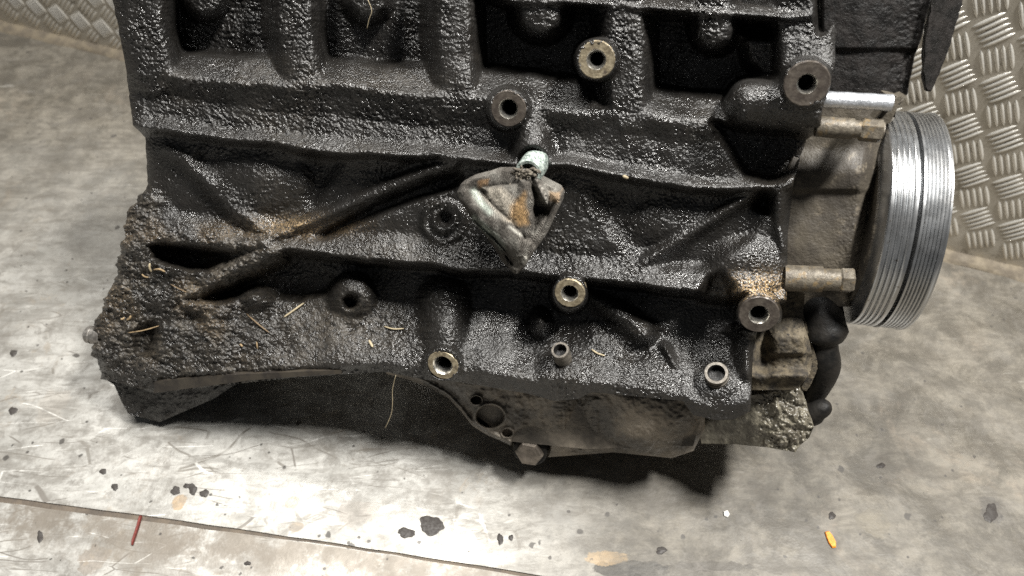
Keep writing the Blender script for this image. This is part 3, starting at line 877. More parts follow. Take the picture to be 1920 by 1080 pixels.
def m_floor():
    s = NT('scratched_floor_metal')
    sep = s.n('ShaderNodeSeparateXYZ'); s.L(s.co, sep.inputs[0])
    big = s.noise(5.5, 4, 0.6)
    dull = s.ramp(s.mul(sep.outputs[0], s.mul(big, 0.45), 'ADD'), 0.13, 0.36)
    back = s.ramp(s.mul(sep.outputs[1], s.mul(big, 0.3), 'ADD'), 0.42, 0.85)  # light falloff towards the rear, painted in as greyer floor colour
    dull = s.mul(dull, back, 'MAXIMUM')
    clean = s.mix(s.ramp(s.noise(16, 5, 0.65), 0.36, 0.66), (0.47, 0.46, 0.432), (0.32, 0.312, 0.29))
    grey = s.mix(s.ramp(s.noise(26, 7, 0.75, dist=0.4), 0.38, 0.62), (0.175, 0.158, 0.13), (0.075, 0.067, 0.054))
    col = s.mix(dull, clean, grey)
    # brown grime in patches
    g = s.mul(s.ramp(s.noise(9, 6, 0.75, dist=0.6), 0.52, 0.68), s.ramp(s.noise(75, 4, 0.75), 0.40, 0.60))
    col = s.mix(s.mul(g, 0.75), col, (0.22, 0.185, 0.145))
    # rubbed streaks and scratches in several directions
    for rz, sc, lo, c, am in ((0.9, (22, 120, 1), 0.64, (0.20, 0.175, 0.15), 0.6), (1.75, (24, 150, 1), 0.65, (0.19, 0.17, 0.14), 0.7), (-0.5, (14, 240, 1), 0.69, (0.86, 0.84, 0.78), 0.7), (2.5, (24, 210, 1), 0.68, (0.86, 0.84, 0.78), 0.6)):
        v = s.map(sc, (0, 0, rz))
        f = s.ramp(s.noise(1.0, 3, 0.6, v, 0.8), lo, lo + 0.05)
        f = s.mul(s.mul(f, s.ramp(s.noise(9, 2), 0.47, 0.62)), s.ramp(dull, 0, 1, 1.0, 0.3))
        col = s.mix(s.mul(f, am), col, c)
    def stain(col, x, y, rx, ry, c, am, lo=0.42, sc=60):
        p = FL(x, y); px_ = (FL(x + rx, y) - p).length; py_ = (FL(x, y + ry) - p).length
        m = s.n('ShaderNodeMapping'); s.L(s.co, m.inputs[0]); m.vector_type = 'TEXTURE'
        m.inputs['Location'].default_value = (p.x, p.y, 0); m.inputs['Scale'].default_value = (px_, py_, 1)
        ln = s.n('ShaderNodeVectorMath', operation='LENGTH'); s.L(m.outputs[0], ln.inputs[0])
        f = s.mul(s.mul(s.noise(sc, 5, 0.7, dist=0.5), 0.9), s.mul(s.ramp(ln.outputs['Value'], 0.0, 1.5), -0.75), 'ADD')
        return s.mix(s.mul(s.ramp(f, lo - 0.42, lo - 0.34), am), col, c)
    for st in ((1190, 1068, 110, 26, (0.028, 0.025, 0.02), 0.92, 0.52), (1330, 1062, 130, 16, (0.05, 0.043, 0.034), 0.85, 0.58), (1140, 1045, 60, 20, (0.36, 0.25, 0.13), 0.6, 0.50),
               (548, 942, 20, 16, (0.30, 0.235, 0.165), 0.7, 0.46), (556, 988, 22, 14, (0.30, 0.235, 0.165), 0.75, 0.46), (670, 960, 70, 40, (0.27, 0.24, 0.21), 0.6, 0.60),
               (335, 940, 20, 22, (0.33, 0.22, 0.11), 0.75, 0.48), (100, 760, 60, 60, (0.36, 0.33, 0.29), 0.5, 0.62), (175, 1050, 45, 50, (0.25, 0.215, 0.18), 0.75, 0.55), (300, 1030, 60, 30, (0.2, 0.175, 0.15), 0.7, 0.56),
               (1640, 980, 50, 40, (0.16, 0.14, 0.105), 0.6, 0.55), (1860, 955, 45, 45, (0.055, 0.05, 0.045), 0.75, 0.62), (1450, 1060, 60, 30, (0.1, 0.09, 0.075), 0.6, 0.6)):
        col = stain(col, *st)
    for px_, py_, rr_ in ((1510, 890, 60), (1452, 925, 40), (1700, 800, 70)):
        p = FL(px_, py_); m = s.n('ShaderNodeMapping'); s.L(s.co, m.inputs[0]); m.vector_type = 'TEXTURE'
        m.inputs['Location'].default_value = (p.x, p.y, 0)
        ln = s.n('ShaderNodeVectorMath', operation='LENGTH'); s.L(m.outputs[0], ln.inputs[0])
        r_ = rr_ * 0.00042
        f = s.mul(s.ramp(ln.outputs['Value'], r_ - 0.0016, r_), s.ramp(ln.outputs['Value'], r_ + 0.0016, r_))
        f = s.mul(f, s.ramp(s.noise(45, 3), 0.47, 0.6))
        col = s.mix(s.mul(f, 0.7), col, (0.12, 0.105, 0.085))
    for sc, lo, dc in ((34, 0.50, (0.22, 0.21, 0.19)), (150, 0.53, (0.17, 0.155, 0.135))):
        col = s.mix(s.mul(s.ramp(s.noise(sc, 6, 0.72), lo, lo + 0.12), 0.42), col, s.mix(dull, dc, (0.085, 0.078, 0.066)))
    for rz, sc, c, am, th in ((0.25, (5, 26, 1), (0.13, 0.115, 0.095), 0.75, 0.011), (1.35, (9, 34, 1), (0.12, 0.105, 0.09), 0.8, 0.012), (-0.5, (6, 40, 1), (0.85, 0.84, 0.8), 0.7, 0.010), (2.2, (11, 60, 1), (0.13, 0.115, 0.095), 0.7, 0.016)):
        wv = s.n('ShaderNodeVectorMath', operation='ADD'); s.L(s.map(sc, (0, 0, rz)), wv.inputs[0])
        nz_ = s.n('ShaderNodeTexNoise'); nz_.inputs['Scale'].default_value = 9; s.L(s.co, nz_.inputs['Vector'])
        s.L(nz_.outputs[1], wv.inputs[1])
        f = s.ramp(s.voro(1.0, 'DISTANCE_TO_EDGE', wv.outputs[0]), th, th * 0.4)
        f = s.mul(s.mul(f, s.ramp(s.noise(23 + rz, 3, 0.6), 0.5, 0.58)), s.ramp(dull, 0, 0.6, 1.0, 0.0 if c[0] > 0.5 else 0.5))
        col = s.mix(s.mul(f, am), col, c)
    sm = s.ramp(s.noise(13, 7, 0.72, dist=1.2), 0.50, 0.56)
    sm = s.mul(sm, s.ramp(s.noise(90, 4, 0.7), 0.36, 0.62))
    col = s.mix(s.mul(sm, s.ramp(dull, 0, 1, 0.7, 0.3)), col, (0.18, 0.168, 0.15))
    sm = s.mul(s.ramp(s.noise(21, 6, 0.7, dist=0.9), 0.58, 0.63), s.ramp(s.noise(120, 3, 0.7), 0.40, 0.58))
    col = s.mix(s.mul(sm, s.ramp(dull, 0, 1, 0.5, 0.0)), col, (0.30, 0.25, 0.19))
    for rz, sc in ((1.25, (26, 95, 1)), (-0.75, (24, 70, 1))):
        f = s.ramp(s.noise(1.0, 5, 0.7, s.map(sc, (0, 0, rz)), 0.6), 0.47, 0.66)
        col = s.mix(s.mul(f, 0.5), col, s.mix(dull, (0.16, 0.148, 0.13), (0.075, 0.066, 0.053)))
    # grime trodden in along the seam of the sheets
    vm = s.n('ShaderNodeMapping'); s.L(s.co, vm.inputs[0]); vm.vector_type = 'TEXTURE'
    vm.inputs['Location'].default_value = (S0.x, S0.y, 0); vm.inputs['Rotation'].default_value = (0, 0, math.atan2(SD.y, SD.x))
    s2 = s.n('ShaderNodeSeparateXYZ'); s.L(vm.outputs[0], s2.inputs[0])
    yy = s.mul(s2.outputs[1], s.mul(s.noise(70, 4, 0.7), 0.035), 'ADD')
    near = s.mul(s.ramp(yy, -0.030, 0.004), s.ramp(s2.outputs[1], -0.0010, -0.0022))
    gr = s.mul(near, s.ramp(s.noise(34, 5, 0.75), 0.34, 0.56))
    col = s.mix(s.mul(gr, 0.9), col, (0.17, 0.148, 0.122))
    # splashed specks of oil
    for sc, th, keep in ((55, 0.16, 0.80), (140, 0.20, 0.84)):
        q = s.n('ShaderNodeTexVoronoi'); q.inputs['Scale'].default_value = sc
        wv = s.n('ShaderNodeVectorMath', operation='ADD')
        nz = s.n('ShaderNodeTexNoise'); nz.inputs['Scale'].default_value = sc * 2.2
        s.L(s.co, nz.inputs['Vector'])
        sc2 = s.n('ShaderNodeVectorMath', operation='SCALE'); s.L(nz.outputs[1], sc2.inputs[0]); sc2.inputs[3].default_value = 0.35 / sc
        s.L(s.co, wv.inputs[0]); s.L(sc2.outputs[0], wv.inputs[1]); s.L(wv.outputs[0], q.inputs['Vector'])
        spx = s.n('ShaderNodeSeparateColor'); s.L(q.outputs['Color'], spx.inputs[0])
        f = s.mul(s.ramp(q.outputs['Distance'], th, th * 0.7), s.ramp(spx.outputs[0], keep, keep + 0.02))
        col = s.mix(s.mul(f, 0.85), col, (0.05, 0.045, 0.04))
    rg = s.ramp(s.noise(24, 4, 0.6), 0.3, 0.7, 0.36, 0.6)
    mt = s.ramp(dull, 0, 1, 0.35, 0.05)
    b = s.bump(s.noise(40, 4, 0.6), 0.0012, 0.5)
    b = s.bump(s.noise(700, 2), 0.0001, 0.5, b)
    return s.fin(col, rg, mt, b)


M['floor'] = m_floor()
M['dirt'] = m_matte('packed_dirt', (0.075, 0.062, 0.05), (0.13, 0.105, 0.08), 0.8, 60, 400, 0.0008)
def poly_slab(name, pts, z0, z1, mat, parent=None):
    bm = bmesh.new()
    a = [bm.verts.new((p.x, p.y, z1)) for p in pts]
    b = [bm.verts.new((p.x, p.y, z0)) for p in pts]
    bm.faces.new(a); bm.faces.new(b[::-1])
    for i in range(len(pts)):
        j = (i + 1) % len(pts)
        bm.faces.new((a[i], b[i], b[j], a[j]))
    return from_bm(name, bm, mat, parent, False)


g = poly_slab('floor', [Vector((-2, -1, 0)), Vector((2, -1, 0)), Vector((2, 2, 0)), Vector((-2, 2, 0))], -0.03, -0.0014, M['dirt'])
tag(g, kind='structure')
A = S0 - SD * 1.2; B = S0 + SD * 2.0
# back sheet, its front edge a little wavy where it has been bent and chewed
edge = []
for i in range(161):
    s_ = i / 160 * 3.2 - 1.2
    edge.append(S0 + SD * s_ + SN * (0.0012 * math.sin(s_ * 9) + random.uniform(-0.0003, 0.0003)))
sh = poly_slab('floor_sheet', edge + [W0 + WD * 2.2 - WN * 0.012, W0 - WD * 0.9 - WN * 0.012], -0.0013, 0.0, M['floor'])
tag(sh, kind='structure')
sh2 = poly_slab('floor_sheet', [e - SN * (0.0032 + 0.0011 * math.sin(i * 0.23) + random.uniform(-0.0003, 0.0003)) for i, e in enumerate(edge)][::-1] + [A - SN * 0.9, B - SN * 0.9], -0.0013, -0.0002, M['floor'])
tag(sh2, kind='structure')


def m_tread(name, c1, c2, r0, r1):
    s = NT(name)
    col = s.mix(s.ramp(s.noise(20, 5, 0.65), 0.35, 0.65), c1, c2)
    col = s.mix(s.mul(s.ramp(s.noise(60, 4, 0.7), 0.56, 0.68), 0.6), col, (0.16, 0.135, 0.1))
    return s.fin(col, s.ramp(s.noise(60, 3), 0.3, 0.7, r0, r1), 0.6, s.bump(s.noise(500, 3), 0.0002))


M['tread'] = m_tread('tread_plate_metal', (0.62, 0.585, 0.52), (0.50, 0.465, 0.40), 0.36, 0.5)
M['bar'] = m_tread('tread_bar_metal', (0.86, 0.83, 0.77), (0.72, 0.69, 0.62), 0.26, 0.4)
bm = bmesh.new()
WH = 0.42
vs = [W0 - WD * 0.9, W0 + WD * 2.2]
fr = [bm.verts.new(vs[0] - Vector((0, 0, .01))), bm.verts.new(vs[1] - Vector((0, 0, .01))), bm.verts.new(vs[1] + Vector((0, 0, WH))), bm.verts.new(vs[0] + Vector((0, 0, WH)))]
bk = [bm.verts.new(v.co + WN * 0.004) for v in fr]
bm.faces.new(fr); bm.faces.new(bk[::-1])
for i in range(4):
    bm.faces.new((fr[i], bk[i], bk[(i + 1) % 4], fr[(i + 1) % 4]))
wall = from_bm('tread_plate_wall', bm, M['tread'], None, False)
tag(wall, kind='structure')


def bar_mesh():
    bm = bmesh.new()
    L, Wd, Hh = 0.0115, 0.0019, 0.0014
    rows = []
    for i in range(9):
        t = -1 + 2 * i / 8
        ww = Wd * math.sqrt(max(1 - t * t, 0.01))
        zz = Hh * math.sqrt(max(1 - t * t, 0.0))
        rows.append([bm.verts.new((t * L, -ww, -0.0002)), bm.verts.new((t * L, -ww * 0.5, zz * 0.85)), bm.verts.new((t * L, 0, zz)), bm.verts.new((t * L, ww * 0.5, zz * 0.85)), bm.verts.new((t * L, ww, -0.0002))])
    for r0, r1 in zip(rows[:-1], rows[1:]):
        for k in range(4):
            bm.faces.new((r0[k], r1[k], r1[k + 1], r0[k + 1]))
    me = bpy.data.meshes.new('tread_bar')
    bmesh.ops.recalc_face_normals(bm, faces=bm.faces[:])
    bm.to_mesh(me); bm.free()
    me.polygons.foreach_set('use_smooth', [True] * len(me.polygons))
    me.materials.append(M['bar'])
    return me


BM_ = bar_mesh()
UPZ = Vector((0, 0, 1))
c1 = Vector((0.0123, -0.0219)); c2 = Vector((0.0202, 0.0190))
A0 = Vector((1.0872, 0.1800))
vis, rest = [], []
for i in range(-60, 61):
    for j in range(-60, 61):
        cc = A0 + c1 * i + c2 * j
        if not (-0.25 < cc.x < 1.75 and 0.008 < cc.y < WH - 0.01): continue
        ax = (c2 if (i + j) % 2 == 0 else c1).normalized()
        pr = Vector((-ax.y, ax.x))
        for q in range(5):
            p = cc + pr * (q - 2) * 0.0047
            if p.y - abs(ax.y) * 0.0115 < 0.002: continue
            w3 = W0 + WD * p.x + UPZ * p.y
            d3 = np.array(w3) - C
            zc = d3 @ FW
            px, py = 960 + FPX * (d3 @ RT) / zc, 540 - FPX * (d3 @ UPV) / zc
            rec = (zc, w3, ax)
            inside = -30 < px < 1950 and -30 < py < 1100
            hidden = (250 < px < 1660) or (1660 <= px < 1730 and not (175 < py < 215)) and py < 190 and px < 1700
            (vis if inside and not hidden else rest).append(rec)
vis.sort(key=lambda r: r[0])
rest += vis[300:]
vis = vis[:300]


def bar_matrix(w3, ax):
    a3 = (WD * ax.x + UPZ * ax.y).normalized()
    n3 = -WN
    return Matrix(((a3.x, n3.cross(a3).x, n3.x, w3.x), (a3.y, n3.cross(a3).y, n3.y, w3.y), (a3.z, n3.cross(a3).z, n3.z, w3.z), (0, 0, 0, 1)))


for _, w3, ax in vis:
    o = bpy.data.objects.new('tread_bar', BM_)
    COL.objects.link(o); o.parent = wall
    o.matrix_local = bar_matrix(w3, ax)
bv = np.array([v.co[:] for v in BM_.vertices]); bf = np.array([p.vertices[:] for p in BM_.polygons])
V_, F_ = [], []
for k_, (_, w3, ax) in enumerate(rest):
    m = np.array(bar_matrix(w3, ax))
    V_.append(bv @ m[:3, :3].T + m[:3, 3]); F_.append(bf + k_ * len(bv))
me = bpy.data.meshes.new('tread_bars_beyond')
me.from_pydata(np.vstack(V_).tolist(), [], np.vstack(F_).tolist())
o = link('tread_bars_beyond', me, M['bar'], wall)
tag(o, kind='stuff')
# worn sealant bead where floor and wall meet
bm = bmesh.new()
rows = []
for i in range(201):
    s_ = i / 200 * 3.1 - 0.9
    b0 = W0 + WD * s_
    ww = 0.013 + 0.002 * math.sin(s_ * 31) + 0.0015 * math.sin(s_ * 73)
    rows.append([bm.verts.new(b0 - WN * ww + UPZ * -0.001), bm.verts.new(b0 - WN * ww * 0.8 + UPZ * 0.003), bm.verts.new(b0 - WN * ww * 0.3 + UPZ * 0.005), bm.verts.new(b0 + WN * 0.001 + UPZ * 0.006)])
for r0, r1 in zip(rows[:-1], rows[1:]):
    for k_ in range(3):
        bm.faces.new((r0[k_], r1[k_], r1[k_ + 1], r0[k_ + 1]))
M['bead'] = m_matte('dusty_sealant', (0.19, 0.158, 0.112), (0.11, 0.092, 0.07), 0.8, 60, 300, 0.001)
tag(from_bm('floor_edge_bead', bm, M['bead'], None), kind='structure')

# ------------------------------------------------------------------ knotted cloth plugging the nipple
rL = curve([(318, 938), (326, 915), (334, 884), (345, 864), (360, 857), (375, 862), (395, 876), (415, 886), (440, 908), (465, 927), (485, 938), (500, 950), (512, 964)])
rR = curve([(318, 985), (330, 1002), (345, 1030), (354, 1048), (366, 1055), (380, 1052), (405, 1040), (440, 1024), (470, 1003), (490, 990), (503, 982), (512, 972)])
gx, gy = span_grid(rL, rR, K(320), K(513), 230, 210)
rh = 19 + 3 * fbm(gx, gy, 40, 11, 2)
def lay(rh, poly, h, soft, rnd):
    q = sdpoly(gx, gy, poly) + 2.5 * fbm(gx, gy, 16, 15, 2)
    m = sstep(soft, -soft, q)
    return rh * (1 - m) + m * (h + rnd * (1 - np.exp(np.clip(q, None, 0) / 9.0)))
rh = lay(rh, [(1060, 350), (1056, 388), (1028, 440), (994, 514), (962, 505), (984, 446), (1006, 424), (1030, 396), (1032, 362)], 23, 5, 6)
rh = lay(rh, [(900, 350), (985, 338), (992, 440), (985, 455), (945, 420), (920, 390)], 28, 6, 3)
rh = lay(rh, [(974, 335), (994, 338), (1003, 380), (998, 440), (985, 456), (960, 424), (962, 385)], 30, 4, 4)
d_, v_ = sdline(gx, gy, [(868, 360, 22), (890, 384, 26), (925, 418, 28), (962, 450, 29), (984, 480, 28), (978, 504, 24)])
rh = np.where(d_ < 27, np.maximum(rh, v_ - 1 + 6 * np.sqrt(np.clip(1 - (d_ / 27) ** 2, 0, 1))), rh)
d_, v_ = sdline(gx, gy, [(866, 354, 22), (892, 343, 23), (940, 332, 24), (985, 334, 24)])
rh = np.where(d_ < 22, np.maximum(rh, v_ + 1 + 3.5 * np.sqrt(np.clip(1 - (d_ / 22) ** 2, 0, 1))), rh)
rh = lay(rh, [(996, 326), (1012, 334), (1028, 365), (1026, 384), (1012, 376), (1000, 350)], 26, 3, 5)
rh -= 8 * np.exp(-(((gx - 1012) / 13) ** 2 + ((gy - 394) / 8) ** 2))
rh -= 4 * np.exp(-(sdline(gx, gy, [(872, 392, 0), (895, 418, 0), (926, 446, 0), (948, 470, 0), (960, 496, 0)])[0] / 3.0) ** 2)
rh -= 2.5 * np.exp(-(sdline(gx, gy, [(1040, 380, 0), (1015, 430, 0), (988, 480, 0)])[0] / 3.5) ** 2)
rh = blur(rh, 1) + 2.2 * fbm(gx * 1.0, gy * 0.6, 26, 12, 2) * sstep(0, 30, np.hypot(gx - 988, gy - 325)) + 0.25 * vnoise(gx, gy, 4, 13)
rh -= 4 * np.exp(-np.minimum(np.clip(gx - rL(gy), 0, None), np.clip(rR(gy) - gx, 0, None)) / 3.0)
def layer(c, col, m):
    return c * (1 - m[..., None]) + np.array(col) * m[..., None]
cc = np.zeros(gx.shape + (3,)) + np.array((0.185, 0.17, 0.15))
nz = fbm(gx, gy, 18, 44, 3)
cc = layer(cc, (0.28, 0.265, 0.235), sstep(0.0, 0.3, nz))
cc = layer(cc, (0.10, 0.09, 0.078), sstep(0.05, 0.35, -nz))
def blob(pts, soft=7):
    return 0.85 * sstep(soft, -soft, sdpoly(gx, gy, pts) + 5 * fbm(gx, gy, 14, 46, 2))
cc = layer(cc, (0.52, 0.47, 0.39), blob([(905, 352), (940, 352), (958, 365), (968, 382), (966, 416), (945, 412), (925, 388), (908, 365)]))
cc = layer(cc, (0.55, 0.34, 0.15), blob([(958, 385), (982, 362), (990, 420), (975, 422), (955, 408)]))
cc = layer(cc, (0.40, 0.24, 0.12), blob([(895, 340), (916, 336), (914, 348), (900, 352)], 4))
cc = layer(cc, (0.40, 0.28, 0.17), blob([(1030, 358), (1050, 360), (1046, 378), (1032, 376)], 4))
cc = layer(cc, (0.035, 0.03, 0.025), blob([(903, 352), (916, 350), (914, 362), (906, 362)], 3))
green = np.exp(-(sdline(gx, gy, [(886, 408, 0), (905, 424, 0), (930, 446, 0), (942, 464, 0)])[0] / 5.5) ** 2)
green = np.maximum(green, np.exp(-(sdline(gx, gy, [(889, 358, 0), (900, 378, 0), (918, 398, 0)])[0] / 6) ** 2) * 0.9)
cc = layer(cc, (0.60, 0.66, 0.58), np.clip(green, 0, 1))
crease_dark = np.exp(-(np.minimum.reduce([sdline(gx, gy, [(872, 392, 0), (895, 418, 0), (926, 446, 0), (948, 470, 0), (960, 496, 0)])[0], sdline(gx, gy, [(905, 356, 0), (930, 388, 0), (965, 420, 0), (990, 446, 0)])[0], sdline(gx, gy, [(995, 345, 0), (1003, 385, 0), (998, 430, 0)])[0], sdline(gx, gy, [(905, 350, 0), (950, 345, 0), (985, 342, 0)])[0]]) / 5.0) ** 2)
cc = layer(cc, (0.05, 0.045, 0.038), 0.75 * crease_dark * sstep(-0.3, 0.1, nz))  # darker lines along the creases of the cloth
cc = layer(cc, (0.55, 0.53, 0.47), np.clip(np.exp(-(sdline(gx, gy, [(955, 425, 0), (977, 442, 0)])[0] / 2.5) ** 2) + np.exp(-(((gx - 983) / 5) ** 2 + ((gy - 486) / 7) ** 2)), 0, 1))
def m_cloth():
    s = NT('knit_cloth')
    c = s.attr('cloth').outputs['Color']
    v = s.map((1100, 1100, 1100), (0.5, 0.3, 0.6))
    q = s.n('ShaderNodeTexWave'); q.inputs['Scale'].default_value = 0.42; q.inputs['Distortion'].default_value = 2.5
    s.L(v, q.inputs[0])
    col = s.mix(s.mul(q.outputs[1], 0.45), c, (0.04, 0.035, 0.03))
    col = s.mix(s.ramp(s.noise(900, 3, 0.7), 0.55, 0.7, 0, 0.6), col, (0.05, 0.045, 0.04))
    return s.fin(col, 0.9, 0, s.bump(s.noise(1000, 3, 0.7), 0.0004, 0.7, s.bump(q.outputs[1], 0.0005)), 0.2)
M['cloth'] = m_cloth()
rag = grid_obj('cloth', M['cloth'], None, gx, gy, rh, 8, {'cloth': cc})
tag(rag, 'folded grey and orange stained cloth stuffed into the threaded nipple of the engine', 'cloth')
# frayed knot
bm = bmesh.new()
for i in range(46):
    a = random.random() * 6.28; r0 = random.uniform(0, 15)
    x, y = 985 + r0 * math.cos(a) * 1.5, 326 + r0 * math.sin(a) * 0.6
    pts = []
    h_ = 27
    for q in range(6):
        pts.append(P(x, y, h_ + random.uniform(-1, 2)))
        x += random.uniform(-6, 6); y += random.uniform(-4, 4)
    tube_bm(bm, spline(pts, 12), random.uniform(0.0004, 0.0009), 5)
for x0, y0, x1, y1 in ((960, 352, 940, 370), (965, 345, 948, 372), (958, 340, 942, 360)):
    tube_bm(bm, spline([P(x0, y0, 26), P((x0 + x1) / 2 + 4, (y0 + y1) / 2, 28), P(x1, y1, 25)], 8), 0.0005, 5)
M['fray'] = m_matte('frayed_thread', (0.16, 0.14, 0.11), (0.06, 0.05, 0.04), 0.9)
from_bm('frayed_knot', bm, M['fray'], rag)

# ------------------------------------------------------------------ small things
def m_plain(name, c, rough=0.6, spec=0.4):
    return m_matte(name, c, tuple(x * 0.7 for x in c), rough, 400, 900, 0.0002, None, spec)
M['straw'] = m_plain('straw', (0.28, 0.20, 0.11), 0.7)
M['straw_pale'] = m_plain('pale_straw', (0.42, 0.35, 0.23), 0.7)
M['straw_dark'] = m_plain('dark_straw', (0.17, 0.12, 0.07), 0.7)
def straw(x0, y0, x1, y1, wpx, mat, label, bow=2.0, g='plant scraps caught in the engine grime'):
    mx, my = (x0 + x1) / 2, (y0 + y1) / 2
    L = math.hypot(x1 - x0, y1 - y0)
    nx_, ny_ = -(y1 - y0) / L, (x1 - x0) / L
    pts = [(x0, y0), (mx + nx_ * bow, my + ny_ * bow), (x1, y1)]
    hs_ = [hat(*p) for p in pts]
    hs_[1] = max(hs_[1], (hs_[0] + hs_[2]) / 2)
    k = pxm(mx, my, hs_[1])
    sp = spline([P(p[0], p[1], h + 1.0) for p, h in zip(pts, hs_)], 8)
    bm = bmesh.new()
    tube_bm(bm, sp, [wpx * k * 0.38 * f for f in (.5, .85, 1, 1, 1, 1, 1, .8, .4)], 6)
    o = from_bm('plant_scrap', bm, M[mat])
    tag(o, label, 'plant scrap', g)
straw(281, 494, 284, 510, 6, 'straw_pale', 'stubby pale husk standing in sludge below the dark slot')
straw(288, 506, 310, 510, 5, 'straw', 'curved tan husk lying right beside the stubby pale husk', -3)
straw(266, 514, 278, 520, 4, 'straw', 'small tan husk below left of the curved husk')
straw(226, 598, 233, 595, 5, 'straw', 'left one of two tiny husks above the dowel pin')
straw(238, 600, 245, 592, 6, 'straw', 'right one of two tiny husks above the dowel pin')
straw(532, 595, 570, 568, 5, 'straw_pale', 'long pale straw standing slanted beside the black recess', 0)
straw(462, 588, 505, 624, 4, 'straw_dark', 'long dark straw slanting across the brown sludge', 1)
straw(240, 624, 298, 611, 3, 'straw', 'thin tan stalk bridging the dark oval hole at left', 2)
straw(481, 641, 483, 655, 4, 'straw', 'short upright husk in the middle of the brown sludge', 0)
straw(450, 645, 455, 650, 5, 'straw', 'tiny husk left of the short upright husk', 0)
straw(692, 638, 699, 651, 7, 'straw_pale', 'plump pale seed on the ledge below the small threaded hole', 0)
straw(720, 612, 757, 616, 4, 'straw_pale', 'slim pale sliver lying level on the wet ledge', 3)
straw(1109, 655, 1134, 667, 5, 'straw_pale', 'curved golden sliver right of the threaded sleeve', 2)
straw(556, 424, 568, 419, 5, 'straw', 'small orange husk where the diagonal ribs meet', 1)
straw(320, 533, 360, 552, 3, 'straw_dark', 'dark twig half sunk in sludge under the diagonal rib', 1)
straw(1168, 330, 1178, 334, 9, 'straw_pale', 'pale crumb stuck on the long rib right of the nipple', 0)
# fibre hanging below the edge
bm = bmesh.new()
tube_bm(bm, spline([P(742, 704, 16), P(736, 730, 14), P(736, 755, 14), P(733, 778, 13), P(722, 803, 12)], 24), 0.00022, 5)
o = from_bm('hair', bm, M['straw_pale'])
tag(o, 'single fine hair hanging below the engine edge over the shadow', 'hair')
bm = bmesh.new()
tube_bm(bm, spline([P(690, 0, 2), P(697, 20, 3), P(692, 36, 3), P(688, 54, 2)], 16), 0.00015, 5)
o = from_bm('hair', bm, M['straw_pale'])
tag(o, 'short pale hair hanging in the upper window of the block', 'hair')

# things on the floor
def flake(name, pts, z, thick, mat, label, cat, group=None):
    bm = bmesh.new()
    cs = [FL(x, y, z) for x, y in pts]
    c0 = sum(cs, Vector()) / len(cs)
    top = [bm.verts.new(c.lerp(c0, 0.12) + UPZ * thick) for c in cs]
    mid = [bm.verts.new(c + UPZ * thick * 0.4) for c in cs]
    low = [bm.verts.new(Vector((c.x, c.y, z))) for c in cs]
    bm.faces.new(top)
    n = len(cs)
    for i in range(n):
        j = (i + 1) % n
        bm.faces.new((top[i], mid[i], mid[j], top[j])); bm.faces.new((mid[i], low[i], low[j], mid[j]))
    o = from_bm(name, bm, mat, None, False)
    return tag(o, label, cat, group)
M['orange'] = m_plain('orange_plastic', (0.85, 0.30, 0.03), 0.45)
M['red'] = m_plain('red_plastic', (0.16, 0.03, 0.022), 0.6)
flake('plastic_flake', [(1546, 998), (1553, 996), (1560, 1004), (1567, 1018), (1567, 1027), (1560, 1028), (1553, 1018), (1549, 1008)], 0.0003, 0.0015, M['orange'], 'bright orange plastic flake lying on the grey floor', 'flake')
flake('splinter', [(263, 967), (267, 968), (261, 990), (250, 1022), (247, 1023), (248, 1016), (256, 992)], 0.0003, 0.002, M['red'], 'dark red splinter lying across the floor seam', 'splinter')
M['oil'] = m_matte('oil_drop', (0.055, 0.05, 0.046), (0.035, 0.03, 0.027), 0.55, 300, 500, 0.0001, None, 0.25)
M['chip'] = m_plain('white_chip', (0.8, 0.78, 0.72), 0.5)
flake('chip', [(1356, 960), (1364, 957), (1368, 965), (1364, 971), (1357, 968)], 0.0003, 0.0012, M['chip'], 'small white chip on the floor below the pan', 'chip')


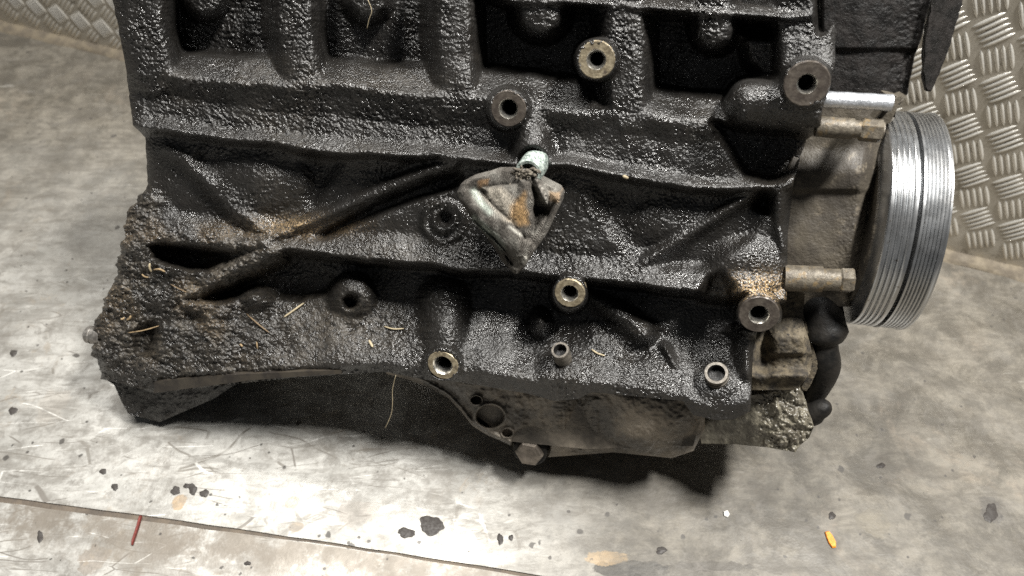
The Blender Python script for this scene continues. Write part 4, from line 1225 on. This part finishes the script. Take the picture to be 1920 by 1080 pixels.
def drop(x, y, rx, ry, label, group='oil spots splashed on the floor', dome=0.0003, seed=0):
    rng = random.Random(int(x * 7 + y))
    ph = [rng.uniform(0, 6.28) for _ in range(4)]
    bm = bmesh.new()
    c = FL(x, y, 0.0002)
    n = 44
    r1, r2 = [], []
    for i in range(n):
        a = 2 * math.pi * i / n
        f = 1 + 0.10 * math.sin(2 * a + ph[0]) + 0.09 * math.sin(3 * a + ph[1]) + 0.07 * math.sin(5 * a + ph[2]) + 0.04 * math.sin(9 * a + ph[3])
        q = FL(x + rx * f * math.cos(a), y + ry * f * math.sin(a), 0.0002)
        r1.append(bm.verts.new(q)); r2.append(bm.verts.new(c.lerp(q, 0.8) + UPZ * dome))
    t = bm.verts.new(c + UPZ * dome * 1.2)
    for i in range(n):
        j = (i + 1) % n
        bm.faces.new((r1[i], r1[j], r2[j], r2[i])); bm.faces.new((r2[i], r2[j], t))
    o = from_bm('oil_spot', bm, M['oil'])
    tag(o, label, 'oil spot', group)


drop(809, 985, 24, 17, 'largest domed black oil spot on the bright floor')
drop(762, 999, 17, 9, 'ragged black oil spot just left of the largest one')
drop(938, 1011, 6, 10, 'slanted dark oil spot right of the largest one')
drop(215, 913, 7, 6, 'round oil spot above the seam near the red splinter')
drop(193, 884, 6, 6, 'oil spot above left of the round spot near the splinter')
drop(25, 662, 7, 6, 'oil spot at the left edge, upper of two')
drop(24, 770, 8, 7, 'oil spot at the left edge, lower of two')
drop(75, 1006, 6, 10, 'oil spot on the front sheet at the left')
drop(329, 920, 9, 8, 'brown black oil spot beside the tan stain')
drop(361, 917, 8, 11, 'slanting oil smear right of the tan stain')
drop(383, 925, 9, 7, 'oil smear farthest right in the row by the seam')
drop(350, 911, 6, 5, 'small oil spot at the top of the row by the seam')
drop(1240, 1032, 10, 7, 'dark oil spot on the floor below the pan shadow')
drop(1652, 873, 8, 5, 'small dark spot alone on the grey floor at right')
drop(1858, 962, 13, 17, 'ragged dark smear on the floor near the right edge')
drop(1560, 967, 6, 8, 'dark speck just above the orange flake')
drop(958, 1008, 5, 5, 'small speck beside the slanted dark oil spot')
drop(464, 1056, 6, 4, 'small spot on the front sheet below the seam')
